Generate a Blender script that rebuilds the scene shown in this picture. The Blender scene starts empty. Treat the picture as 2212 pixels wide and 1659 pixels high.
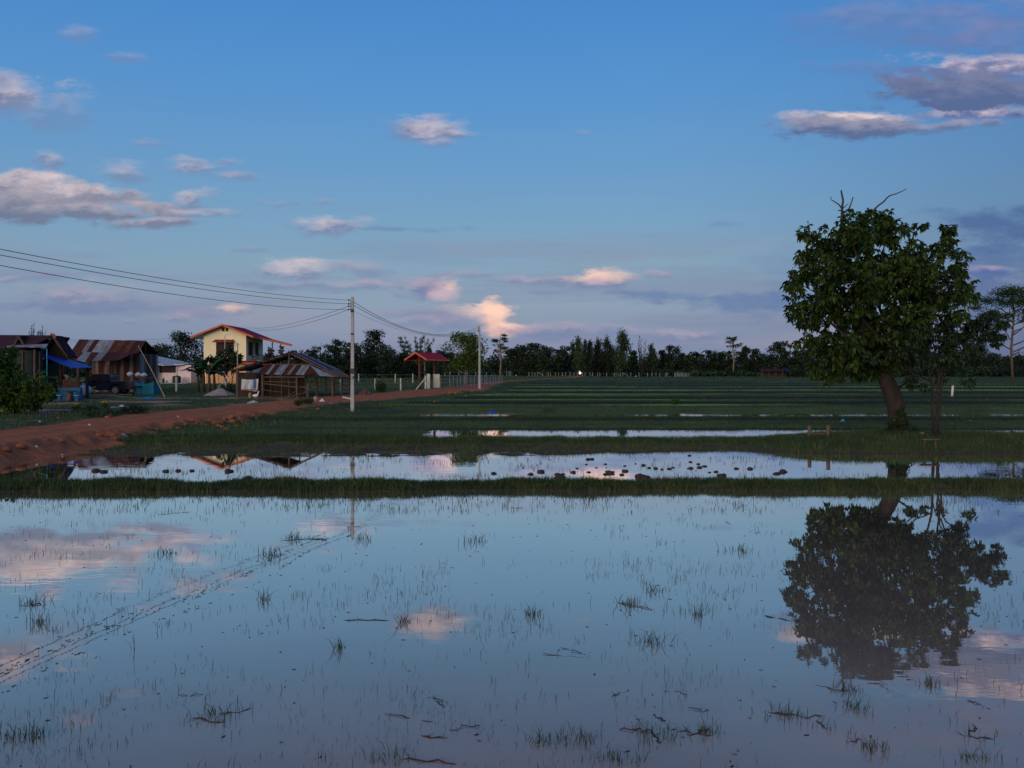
import bpy, math, random
import numpy as np
from mathutils import Vector, Matrix
random.seed(7); RNG = np.random.default_rng(7)
scene = bpy.context.scene
COL = scene.collection
F = 828.7; HZ = 376.0; CH = 2.64            # focal length in pixels, horizon row, eye height over the water

def S(r, g, b):
    f = lambda c: (c/255/12.92) if c/255 <= .04045 else ((c/255+.055)/1.055)**2.4
    return (f(r), f(g), f(b), 1.0)

# ------------------------------------------------------------------ camera
cam = bpy.data.cameras.new('camera'); co = bpy.data.objects.new('camera', cam); COL.objects.link(co)
co.location = (0, 0, CH); co.rotation_euler = (math.radians(90), 0, 0)
cam.sensor_width = 36; cam.lens = 36*F/1024; cam.shift_y = -(384-HZ)/1024
cam.clip_start = .1; cam.clip_end = 20000
scene.camera = co

# ------------------------------------------------------------------ exposure
scene.view_settings.view_transform = 'Standard'; scene.view_settings.look = 'None'
scene.view_settings.exposure = 0; scene.view_settings.gamma = 1
scene.cycles.max_bounces = 6; scene.cycles.diffuse_bounces = 2; scene.cycles.glossy_bounces = 2; scene.cycles.transparent_max_bounces = 4
scene.render.resolution_x = 1024; scene.render.resolution_y = 768

# ------------------------------------------------------------------ sun (just above the horizon behind the camera's left shoulder)
SUN_AZ = math.radians(205); SUN_EL = math.radians(7)
sl = bpy.data.lights.new('sun', 'SUN'); sl.energy = .7; sl.angle = math.radians(12); sl.color = (1, .85, .70)
so = bpy.data.objects.new('sun', sl); COL.objects.link(so)
sd = Vector((math.sin(SUN_AZ)*math.cos(SUN_EL), math.cos(SUN_AZ)*math.cos(SUN_EL), math.sin(SUN_EL)))
so.rotation_euler = sd.to_track_quat('Z', 'Y').to_euler(); so.location = (-20, -40, 40)

# ------------------------------------------------------------------ world
world = bpy.data.worlds.new('World'); scene.world = world; world.use_nodes = True
world.cycles.sampling_method = 'MANUAL'; world.cycles.sample_map_resolution = 256
nt = world.node_tree; nt.nodes.clear()
def N(tree, typ, **kw):
    n = tree.nodes.new(typ)
    for k, v in kw.items(): setattr(n, k, v)
    return n
def L(tree, a, b): tree.links.new(a, b)
def mth(tree, op, a, b=None, c=None, clamp=False):
    n = N(tree, 'ShaderNodeMath', operation=op, use_clamp=clamp)
    for i, v in enumerate((a, b, c)):
        if v is None: continue
        if hasattr(v, 'links'): L(tree, v, n.inputs[i])
        else: n.inputs[i].default_value = v
    return n.outputs[0]
def ramp(tree, fac, stops, interp='LINEAR'):
    n = N(tree, 'ShaderNodeValToRGB'); cr = n.color_ramp; cr.interpolation = interp
    while len(cr.elements) > 1: cr.elements.remove(cr.elements[-1])
    cr.elements[0].position = stops[0][0]; cr.elements[0].color = stops[0][1]
    for p, c in stops[1:]:
        e = cr.elements.new(p); e.color = c
    L(tree, fac, n.inputs[0]); return n.outputs[0]
def mixc(tree, fac, a, b, mode='MIX'):
    n = N(tree, 'ShaderNodeMix', data_type='RGBA', blend_type=mode)
    for s, v in ((n.inputs[0], fac), (n.inputs[6], a), (n.inputs[7], b)):
        if hasattr(v, 'links'): L(tree, v, s)
        else: s.default_value = v
    return n.outputs[2]
def mrange(tree, v, a, b, c=0., d=1., smooth=False):
    n = N(tree, 'ShaderNodeMapRange', clamp=True)
    if smooth: n.interpolation_type = 'SMOOTHSTEP'
    L(tree, v, n.inputs[0])
    for i, x in zip((1, 2, 3, 4), (a, b, c, d)): n.inputs[i].default_value = x
    return n.outputs[0]

tc = N(nt, 'ShaderNodeTexCoord'); sep = N(nt, 'ShaderNodeSeparateXYZ'); L(nt, tc.outputs['Generated'], sep.inputs[0])
X, Y, Z = sep.outputs
sky = N(nt, 'ShaderNodeTexSky', sky_type='NISHITA'); sky.sun_disc = False
sky.sun_elevation = SUN_EL; sky.sun_rotation = SUN_AZ; sky.air_density = 1.2; sky.dust_density = 1.5
G8 = lambda *c: S(*c)
base = ramp(nt, Z, [(0, G8(118, 134, 166)), (.025, G8(124, 139, 171)), (.055, G8(132, 148, 176)), (.085, G8(138, 158, 182)), (.13, G8(130, 162, 188)),
                    (.18, G8(118, 161, 196)), (.24, G8(104, 156, 203)), (.32, G8(86, 148, 208)), (.41, G8(70, 136, 205)), (.7, G8(52, 108, 182)), (1, G8(44, 92, 165))])
ysafe = mth(nt, 'MAXIMUM', Y, .04)
U = mth(nt, 'DIVIDE', X, ysafe); V = mth(nt, 'DIVIDE', Z, ysafe)
rt = mrange(nt, U, .12, .75, 0, 1, True)
rt2 = mth(nt, 'MULTIPLY', rt, mrange(nt, Z, .45, .05, .35, 1))
base = mixc(nt, rt2, base, (.50, .57, .72, 1), 'MULTIPLY')
lf = mrange(nt, U, -.2, -.7, 0, .35, True)
base = mixc(nt, lf, base, (.86, .9, .95, 1), 'MULTIPLY')
nsk = mixc(nt, .12, (0, 0, 0, 1), sky.outputs[0])                   # Nishita share, scaled to dusk
base = mixc(nt, .10, base, nsk, 'ADD') if False else mixc(nt, .06, base, nsk)
# cloud coordinates with a warp so that edges are ragged
cmb = N(nt, 'ShaderNodeCombineXYZ'); L(nt, U, cmb.inputs[0]); L(nt, V, cmb.inputs[1])
def noise(tree, vec, sx, sy, sz=1., detail=5, rough=.55, off=0):
    m = N(tree, 'ShaderNodeMapping'); m.inputs['Scale'].default_value = (sx, sy, sz); m.inputs['Location'].default_value = (off, off*.7, off*.3)
    L(tree, vec, m.inputs[0])
    n = N(tree, 'ShaderNodeTexNoise'); n.inputs['Scale'].default_value = 1; n.inputs['Detail'].default_value = detail; n.inputs['Roughness'].default_value = rough
    L(tree, m.outputs[0], n.inputs['Vector']); return n
n1 = noise(nt, cmb.outputs[0], 13, 38, 1, 7, .62, 3).outputs[0]
n2 = noise(nt, cmb.outputs[0], 34, 80, 1, 6, .6, 11).outputs[0]
wv = noise(nt, cmb.outputs[0], 7, 16, 1, 5, .6, 23).outputs[1]
vm = N(nt, 'ShaderNodeVectorMath', operation='SUBTRACT'); L(nt, wv, vm.inputs[0]); vm.inputs[1].default_value = (.5, .5, .5)
vm2 = N(nt, 'ShaderNodeVectorMath', operation='MULTIPLY'); L(nt, vm.outputs[0], vm2.inputs[0]); vm2.inputs[1].default_value = (.07, .026, 0)
P = N(nt, 'ShaderNodeVectorMath', operation='ADD'); L(nt, cmb.outputs[0], P.inputs[0]); L(nt, vm2.outputs[0], P.inputs[1])
# thin haze bands low over the horizon
bn = noise(nt, cmb.outputs[0], 2.4, 30, 1, 6, .6, 41).outputs[0]
bands = mth(nt, 'MULTIPLY', mrange(nt, bn, .46, .66, 0, 1, True), mrange(nt, V, .26, .05, 0, .55, True))
base = mixc(nt, bands, base, G8(126, 134, 166))
bn2 = noise(nt, cmb.outputs[0], 3.0, 24, 1, 6, .6, 61).outputs[0]
b2 = mth(nt, 'MULTIPLY', mrange(nt, bn2, .5, .68, 0, 1, True), mrange(nt, V, .21, .04, 0, .5, True))
base = mixc(nt, b2, base, G8(158, 154, 172))
# one cloud = one group instance
cg = bpy.data.node_groups.new('cloud_group', 'ShaderNodeTree')
for nm, ty in (('P', 'NodeSocketVector'), ('n1', 'NodeSocketFloat'), ('n2', 'NodeSocketFloat'), ('C', 'NodeSocketVector'), ('R', 'NodeSocketVector'),
               ('lit', 'NodeSocketFloat'), ('alpha', 'NodeSocketFloat'), ('LitCol', 'NodeSocketColor'), ('ShCol', 'NodeSocketColor'), ('Base', 'NodeSocketColor')):
    cg.interface.new_socket(nm, in_out='INPUT', socket_type=ty)
cg.interface.new_socket('Out', in_out='OUTPUT', socket_type='NodeSocketColor'); cg.interface.new_socket('P', in_out='OUTPUT', socket_type='NodeSocketVector')
gi = N(cg, 'NodeGroupInput'); go = N(cg, 'NodeGroupOutput'); I = {s.name: s for s in gi.outputs}
d2 = N(cg, 'ShaderNodeVectorMath', operation='MULTIPLY_ADD'); L(cg, I['P'], d2.inputs[0]); L(cg, I['R'], d2.inputs[1]); L(cg, I['C'], d2.inputs[2])
ln = N(cg, 'ShaderNodeVectorMath', operation='LENGTH'); L(cg, d2.outputs[0], ln.inputs[0])
dd = mth(cg, 'ADD', ln.outputs['Value'], I['n1'])
mr = N(cg, 'ShaderNodeMapRange', clamp=True); mr.interpolation_type = 'SMOOTHSTEP'; L(cg, dd, mr.inputs[0]); L(cg, I['alpha'], mr.inputs[4])
mr.inputs[1].default_value = 1.05; mr.inputs[2].default_value = .15; m_ = mr.outputs[0]
sp = N(cg, 'ShaderNodeSeparateXYZ'); L(cg, d2.outputs[0], sp.inputs[0])
sh = mth(cg, 'MULTIPLY_ADD', sp.outputs[1], 1.0, I['n2'], True)
sh = mth(cg, 'MULTIPLY', sh, I['lit'], None, True)
cc = mixc(cg, sh, I['ShCol'], I['LitCol'])
res = mixc(cg, m_, I['Base'], cc); L(cg, res, go.inputs[0])
ch = N(cg, 'ShaderNodeVectorMath', operation='MULTIPLY_ADD'); L(cg, res, ch.inputs[0]); ch.inputs[1].default_value = (1e-7, 1e-7, 1e-7); L(cg, I['P'], ch.inputs[2]); L(cg, ch.outputs[0], go.inputs[1])  # keeps the clouds evaluated one after another
GREY = G8(122, 134, 168); DARK = G8(84, 112, 164); LITC = G8(226, 206, 208); PEACH = G8(255, 212, 190); PINK = G8(204, 178, 190); PURP = G8(104, 122, 172)
CL = [  # centre and radii on the 2212 px wide photo, lit, alpha, lit colour, shade colour
 (900,264,70,20,1,.7,LITC,GREY),(925,284,84,30,1,.8,LITC,GREY),(990,290,56,12,1,.6,LITC,GREY),(955,312,52,14,.9,.5,LITC,GREY),(925,250,40,12,1,.5,LITC,GREY),
 (50,402,125,36,.95,1.4,LITC,G8(126,136,160)),(170,422,130,30,.95,1.4,LITC,G8(126,136,160)),(60,442,220,36,.35,1.8,LITC,G8(112,124,150)),(230,456,165,24,.5,1.8,LITC,G8(116,128,154)),(330,478,120,14,.7,1.5,LITC,G8(120,132,160)),
 (30,212,100,42,1,.95,LITC,GREY),(125,245,85,48,.5,.5,LITC,G8(112,142,180)),(0,175,60,30,.8,.6,LITC,GREY),
 (102,345,36,20,1,.7,LITC,GREY),(265,372,56,26,.8,.6,LITC,GREY),(428,362,64,22,1,.7,LITC,GREY),(515,383,52,12,.9,.6,PINK,GREY),(415,430,46,22,1,.85,LITC,GREY),
 (430,463,90,12,.9,.6,LITC,GREY),(720,491,64,22,1,.8,LITC,GREY),(608,441,60,11,.9,.5,PINK,GREY),(690,440,40,9,.8,.4,PINK,GREY),(165,77,48,20,.6,.35,LITC,GREY),(280,127,40,15,.6,.35,LITC,GREY),(330,312,40,10,.7,.35,LITC,GREY),(490,350,36,9,.7,.35,LITC,GREY),
 (650,584,98,24,1,.8,LITC,GREY),(770,576,70,16,.8,.55,PINK,GREY),(540,610,76,13,.2,.6,PINK,G8(112,132,166)),(720,612,230,12,.9,.6,PINK,GREY),(550,537,40,8,.7,.4,PINK,GREY),
 (165,645,140,32,.8,.75,PINK,GREY),(90,602,76,12,.3,.6,PINK,GREY),(150,668,200,14,.1,.6,PINK,G8(110,130,168)),(10,603,40,9,.9,.5,PINK,GREY),
 (930,618,90,24,.7,1.1,PINK,GREY),(976,624,34,26,1,.9,PEACH,PINK),(880,490,110,9,.1,.55,PINK,G8(104,132,172)),(1180,606,150,11,.9,.65,PINK,GREY),(1300,607,76,24,1,.85,PEACH,GREY),(1295,602,30,14,1,.8,PEACH,PINK),(1420,597,34,12,1,.7,PINK,GREY),
 (1410,640,120,15,.05,.7,PINK,G8(98,124,168)),(1640,656,150,30,.05,.6,PINK,DARK),(1010,594,90,10,.6,.5,PINK,GREY),(1180,632,50,7,.1,.4,PINK,G8(110,136,174)),(1490,645,60,7,.1,.4,PINK,G8(104,130,172)),
 (1066,688,50,36,1.2,1.3,PEACH,G8(236,190,176)),(1092,712,46,24,1.2,1,PEACH,G8(232,188,178)),(1034,680,70,22,1.2,.85,PEACH,PINK),(1072,672,36,24,1.8,1,PEACH,PEACH),(1000,690,60,30,.3,.6,PINK,GREY),
 (1150,716,80,20,.8,.7,PINK,GREY),(1235,712,52,20,.9,.75,PINK,GREY),(1330,720,70,14,.6,.6,PINK,GREY),(1480,728,84,15,1,.7,PINK,GREY),(490,668,60,17,1,.85,PEACH,GREY),(378,690,34,13,1,.8,PINK,GREY),(440,683,110,14,.3,.6,PINK,GREY),(290,695,20,8,1,.5,PINK,GREY),(1260,292,30,8,.8,.3,PINK,GREY),(890,680,120,16,.3,.5,PINK,GREY),(920,700,100,14,.9,.5,PINK,GREY),
 (2080,150,170,30,1,1.2,LITC,PURP),(2200,150,120,34,1,1.2,LITC,PURP),(1850,256,160,18,1.1,1.4,LITC,GREY),(2110,246,150,26,1,1.3,LITC,PURP),(2120,200,220,50,.15,2.0,LITC,G8(88,108,150)),(1850,276,180,20,.35,1.8,LITC,G8(92,112,152)),(2070,276,130,18,.5,1.2,LITC,G8(100,120,158)),
 (2010,50,300,62,.35,.5,PINK,PURP),(2140,92,150,40,.3,.5,PINK,PURP),(1880,150,150,22,.3,.3,PINK,PURP),
 (2160,486,170,44,.0,.75,PINK,G8(72,98,150)),(2190,560,170,40,.0,.6,PINK,G8(78,104,156)),(2150,584,60,14,1,.8,PINK,PURP),(2120,640,150,60,.0,.5,PINK,G8(66,94,150)),(1720,600,110,60,.0,.25,PINK,G8(90,120,170)),(1555,484,50,8,.1,.35,PINK,G8(98,130,176)),
]
nsh = mth(nt, 'MULTIPLY_ADD', n2, 2.4, -1.0)
nn = mth(nt, 'SUBTRACT', mth(nt, 'ADD', mth(nt, 'MULTIPLY', n1, 2.2), mth(nt, 'MULTIPLY', n2, 1.1)), 1.65)
cur = base; curP = P.outputs[0]
for (cx, cy, rx, ry, lit, al, lc, sc) in CL:
    k = .4629/F; g = N(nt, 'ShaderNodeGroup'); g.node_tree = cg
    L(nt, curP, g.inputs['P']); L(nt, nn, g.inputs['n1']); L(nt, nsh, g.inputs['n2'])
    ix = 1/(rx*1.2*k); iy = 1/(ry*1.2*k)
    g.inputs['C'].default_value = (-(cx*.4629-512)/F*ix, -(HZ-cy*.4629)/F*iy, 0); g.inputs['R'].default_value = (ix, iy, 0)
    g.inputs['lit'].default_value = lit; g.inputs['alpha'].default_value = al
    g.inputs['LitCol'].default_value = lc; g.inputs['ShCol'].default_value = sc
    L(nt, cur, g.inputs['Base']); cur = g.outputs[0]; curP = g.outputs[1]
front = mrange(nt, Y, .05, .25, 0, 1)
cur = mixc(nt, front, base, cur)
# afterglow low in the west, behind the camera
dt = N(nt, 'ShaderNodeVectorMath', operation='DOT_PRODUCT'); L(nt, tc.outputs['Generated'], dt.inputs[0]); dt.inputs[1].default_value = Vector((-.40, -.90, .16)).normalized()
gl = mth(nt, 'POWER', mth(nt, 'MAXIMUM', dt.outputs['Value'], 0), 5)
gl = mth(nt, 'MULTIPLY', gl, mrange(nt, Z, -.02, .05))
cur = mixc(nt, gl, cur, (2.6, 2.0, 1.45, 1))
cur = mixc(nt, mrange(nt, Z, 0, -.03), cur, (.03, .035, .03, 1))
bg = N(nt, 'ShaderNodeBackground'); L(nt, cur, bg.inputs[0]); bg.inputs[1].default_value = 1
wo = N(nt, 'ShaderNodeOutputWorld'); L(nt, bg.outputs[0], wo.inputs[0])
# ------------------------------------------------------------------ helpers
def put(o, parent=None):
    COL.objects.link(o)
    if parent is not None: o.parent = parent
    return o
def tag(o, label=None, cat=None, group=None, kind=None):
    if label: o['label'] = label
    if cat: o['category'] = cat
    if group: o['group'] = group
    if kind: o['kind'] = kind
    return o
def thing(name, loc, label, cat, group=None, rz=0):
    o = bpy.data.objects.new(name, None); COL.objects.link(o); o.empty_display_size = .2
    o.location = loc; o.rotation_euler = (0, 0, rz); return tag(o, label, cat, group)
def npmesh(name, V3, faces, mat, parent=None, col=None, smooth=False, loc=None):
    """V3 (n,3) float array, faces (m,k) int array, col (n,3) tint per vertex"""
    me = bpy.data.meshes.new(name); V3 = np.asarray(V3, np.float32); faces = np.asarray(faces, np.int32); m, k = faces.shape
    me.vertices.add(len(V3)); me.vertices.foreach_set('co', V3.ravel())
    me.loops.add(m*k); me.loops.foreach_set('vertex_index', faces.ravel())
    me.polygons.add(m); me.polygons.foreach_set('loop_start', np.arange(0, m*k, k, dtype=np.int32)); me.polygons.foreach_set('loop_total', np.full(m, k, np.int32))
    if smooth: me.polygons.foreach_set('use_smooth', np.ones(m, bool))
    me.update(calc_edges=True)
    if col is not None:
        a = me.color_attributes.new('Col', 'FLOAT_COLOR', 'POINT'); c4 = np.ones((len(V3), 4), np.float32); c4[:, :3] = col; a.data.foreach_set('color', c4.ravel())
    me.materials.append(mat); o = bpy.data.objects.new(name, me)
    if loc is not None: o.location = loc
    return put(o, parent)

class MB:
    def __init__(s): s.v = []; s.f = []; s.c = []; s.tint = (1, 1, 1)
    def add(s, vs, fs):
        n = len(s.v); s.v += [tuple(v) for v in vs]; s.f += [tuple(i+n for i in f) for f in fs]; s.c += [s.tint]*len(vs); return s
    def box(s, x0, x1, y0, y1, z0, z1):
        return s.add([(x0,y0,z0),(x1,y0,z0),(x1,y1,z0),(x0,y1,z0),(x0,y0,z1),(x1,y0,z1),(x1,y1,z1),(x0,y1,z1)],
                     [(0,3,2,1),(4,5,6,7),(0,1,5,4),(1,2,6,5),(2,3,7,6),(3,0,4,7)])
    def tube(s, pts, rad, n=8, cap=True):
        pts = [Vector(p) for p in pts]; k = len(pts)
        rs = rad if isinstance(rad, (list, tuple)) else [rad]*k
        if len(rs) != k: rs = [rs[0]+(rs[-1]-rs[0])*i/(k-1) for i in range(k)]
        vs = []; ref = None
        for i, p in enumerate(pts):
            d = (pts[min(i+1, k-1)]-pts[max(i-1, 0)]).normalized()
            if ref is None: ref = Vector((0, 0, 1)) if abs(d.z) < .9 else Vector((1, 0, 0))
            a = d.cross(ref).normalized(); b = d.cross(a).normalized(); ref = -b if False else ref
            for j in range(n):
                t = 2*math.pi*j/n; vs.append(p+(a*math.cos(t)+b*math.sin(t))*rs[i])
        fs = [(i*n+j, i*n+(j+1) % n, (i+1)*n+(j+1) % n, (i+1)*n+j) for i in range(k-1) for j in range(n)]
        if cap: fs += [tuple(range(n-1, -1, -1)), tuple((k-1)*n+j for j in range(n))]
        return s.add(vs, fs)
    def slab(s, poly, t):
        """planar polygon thickened by t along its own normal"""
        p = [Vector(q) for q in poly]; nrm = (p[1]-p[0]).cross(p[2]-p[0]).normalized()*t; n = len(p)
        return s.add(p+[q-nrm for q in p], [tuple(range(n)), tuple(range(2*n-1, n-1, -1))]+[(i, i+n, (i+1) % n+n, (i+1) % n) for i in range(n)])
    def ball(s, c, r, n=8, m=6, jit=0):
        rx, ry, rz = r if isinstance(r, (list, tuple)) else (r, r, r); vs = [(c[0], c[1], c[2]-rz)]
        for i in range(1, m):
            for j in range(n):
                a = math.pi*i/m; b = 2*math.pi*j/n; q = 1+random.uniform(-jit, jit)
                vs.append((c[0]+rx*q*math.sin(a)*math.cos(b), c[1]+ry*q*math.sin(a)*math.sin(b), c[2]-rz*q*math.cos(a)))
        vs.append((c[0], c[1], c[2]+rz)); e = len(vs)-1
        fs = [(0, 1+(j+1) % n, 1+j) for j in range(n)]+[(1+(i)*n+j, 1+i*n+(j+1) % n, 1+(i+1)*n+(j+1) % n, 1+(i+1)*n+j) for i in range(m-2) for j in range(n)]
        fs += [(e, 1+(m-2)*n+j, 1+(m-2)*n+(j+1) % n) for j in range(n)]
        return s.add(vs, fs)
    def build(s, name, mat, parent=None, smooth=False, bevel=0, loc=None):
        me = bpy.data.meshes.new(name); me.from_pydata(s.v, [], s.f); me.materials.append(mat)
        a = me.color_attributes.new('Col', 'FLOAT_COLOR', 'POINT'); a.data.foreach_set('color', np.array([(*c, 1) for c in s.c], np.float32).ravel())
        if smooth: me.polygons.foreach_set('use_smooth', np.ones(len(me.polygons), bool))
        me.update(); o = bpy.data.objects.new(name, me)
        if bevel: b = o.modifiers.new('bevel', 'BEVEL'); b.width = bevel; b.segments = 2; b.limit_method = 'ANGLE'
        if loc is not None: o.location = loc
        return put(o, parent)

ORD = ['first','second','third','fourth','fifth','sixth','seventh','eighth','ninth','tenth','eleventh','twelfth','thirteenth','fourteenth','fifteenth','sixteenth','seventeenth','eighteenth','nineteenth','twentieth','twenty-first','twenty-second','twenty-third','twenty-fourth','twenty-fifth','twenty-sixth','twenty-seventh','twenty-eighth','twenty-ninth','thirtieth']
# ------------------------------------------------------------------ materials
def mat(name, c1, c2=None, scale=3., rough=.85, bump=.3, bscale=25., attr=False, wave=None, metal=0., detail=6, spec=.3, stretch=(1, 1, 1), fleck=None):
    m = bpy.data.materials.new(name); m.use_nodes = True; t = m.node_tree; b = t.nodes['Principled BSDF']
    tcn = N(t, 'ShaderNodeTexCoord'); v = tcn.outputs['Object']
    nz = noise(t, v, scale*stretch[0], scale*stretch[1], scale*stretch[2], detail, .6)
    c2 = c2 or tuple(x*.6 for x in c1[:3])+(1,)
    f = mrange(t, nz.outputs[0], .35, .65)
    col = mixc(t, f, tuple(c1[:3])+(1,), tuple(c2[:3])+(1,))
    if fleck:
        nf = noise(t, v, fleck[1], fleck[1], fleck[1], 3, .6, 9)
        col = mixc(t, mrange(t, nf.outputs[0], fleck[2], fleck[2]+.06), col, fleck[0])
    if attr:
        at = N(t, 'ShaderNodeAttribute', attribute_name='Col'); col = mixc(t, 1, col, at.outputs[0], 'MULTIPLY')
    L(t, col, b.inputs['Base Color']); b.inputs['Roughness'].default_value = rough; b.inputs['Metallic'].default_value = metal
    b.inputs['Specular IOR Level'].default_value = spec
    nb = noise(t, v, bscale*stretch[0], bscale*stretch[1], bscale*stretch[2], 5, .6, 5); hgt = nb.outputs[0]
    if wave:
        w = N(t, 'ShaderNodeTexWave', bands_direction=wave[0]); w.inputs['Scale'].default_value = wave[1]; L(t, v, w.inputs[0])
        hgt = mth(t, 'ADD', mth(t, 'MULTIPLY', w.outputs['Fac'], wave[2]), mth(t, 'MULTIPLY', hgt, .4))
    bp = N(t, 'ShaderNodeBump'); bp.inputs['Strength'].default_value = bump; bp.inputs['Distance'].default_value = .02; L(t, hgt, bp.inputs['Height'])
    L(t, bp.outputs[0], b.inputs['Normal'])
    return m
def leafmat(name, c1, c2, trans=.25, rough=.6, scale=.6):
    m = bpy.data.materials.new(name); m.use_nodes = True; t = m.node_tree; b = t.nodes['Principled BSDF']; out = t.nodes['Material Output']
    v = N(t, 'ShaderNodeTexCoord').outputs['Object']; nz = noise(t, v, scale, scale, scale, 4, .6)
    col = mixc(t, mrange(t, nz.outputs[0], .38, .62), c1, c2)
    at = N(t, 'ShaderNodeAttribute', attribute_name='Col'); col = mixc(t, 1, col, at.outputs[0], 'MULTIPLY')
    L(t, col, b.inputs['Base Color']); b.inputs['Roughness'].default_value = rough; b.inputs['Specular IOR Level'].default_value = .25
    tr = N(t, 'ShaderNodeBsdfTranslucent'); L(t, col, tr.inputs[0])
    mx = N(t, 'ShaderNodeMixShader'); mx.inputs[0].default_value = trans; L(t, b.outputs[0], mx.inputs[1]); L(t, tr.outputs[0], mx.inputs[2]); L(t, mx.outputs[0], out.inputs[0])
    return m
def emit(name, c, s):
    m = bpy.data.materials.new(name); m.use_nodes = True; b = m.node_tree.nodes['Principled BSDF']
    b.inputs['Base Color'].default_value = c; b.inputs['Emission Color'].default_value = c; b.inputs['Emission Strength'].default_value = s; return m
C3 = lambda r, g, b: (r, g, b, 1)
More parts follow.
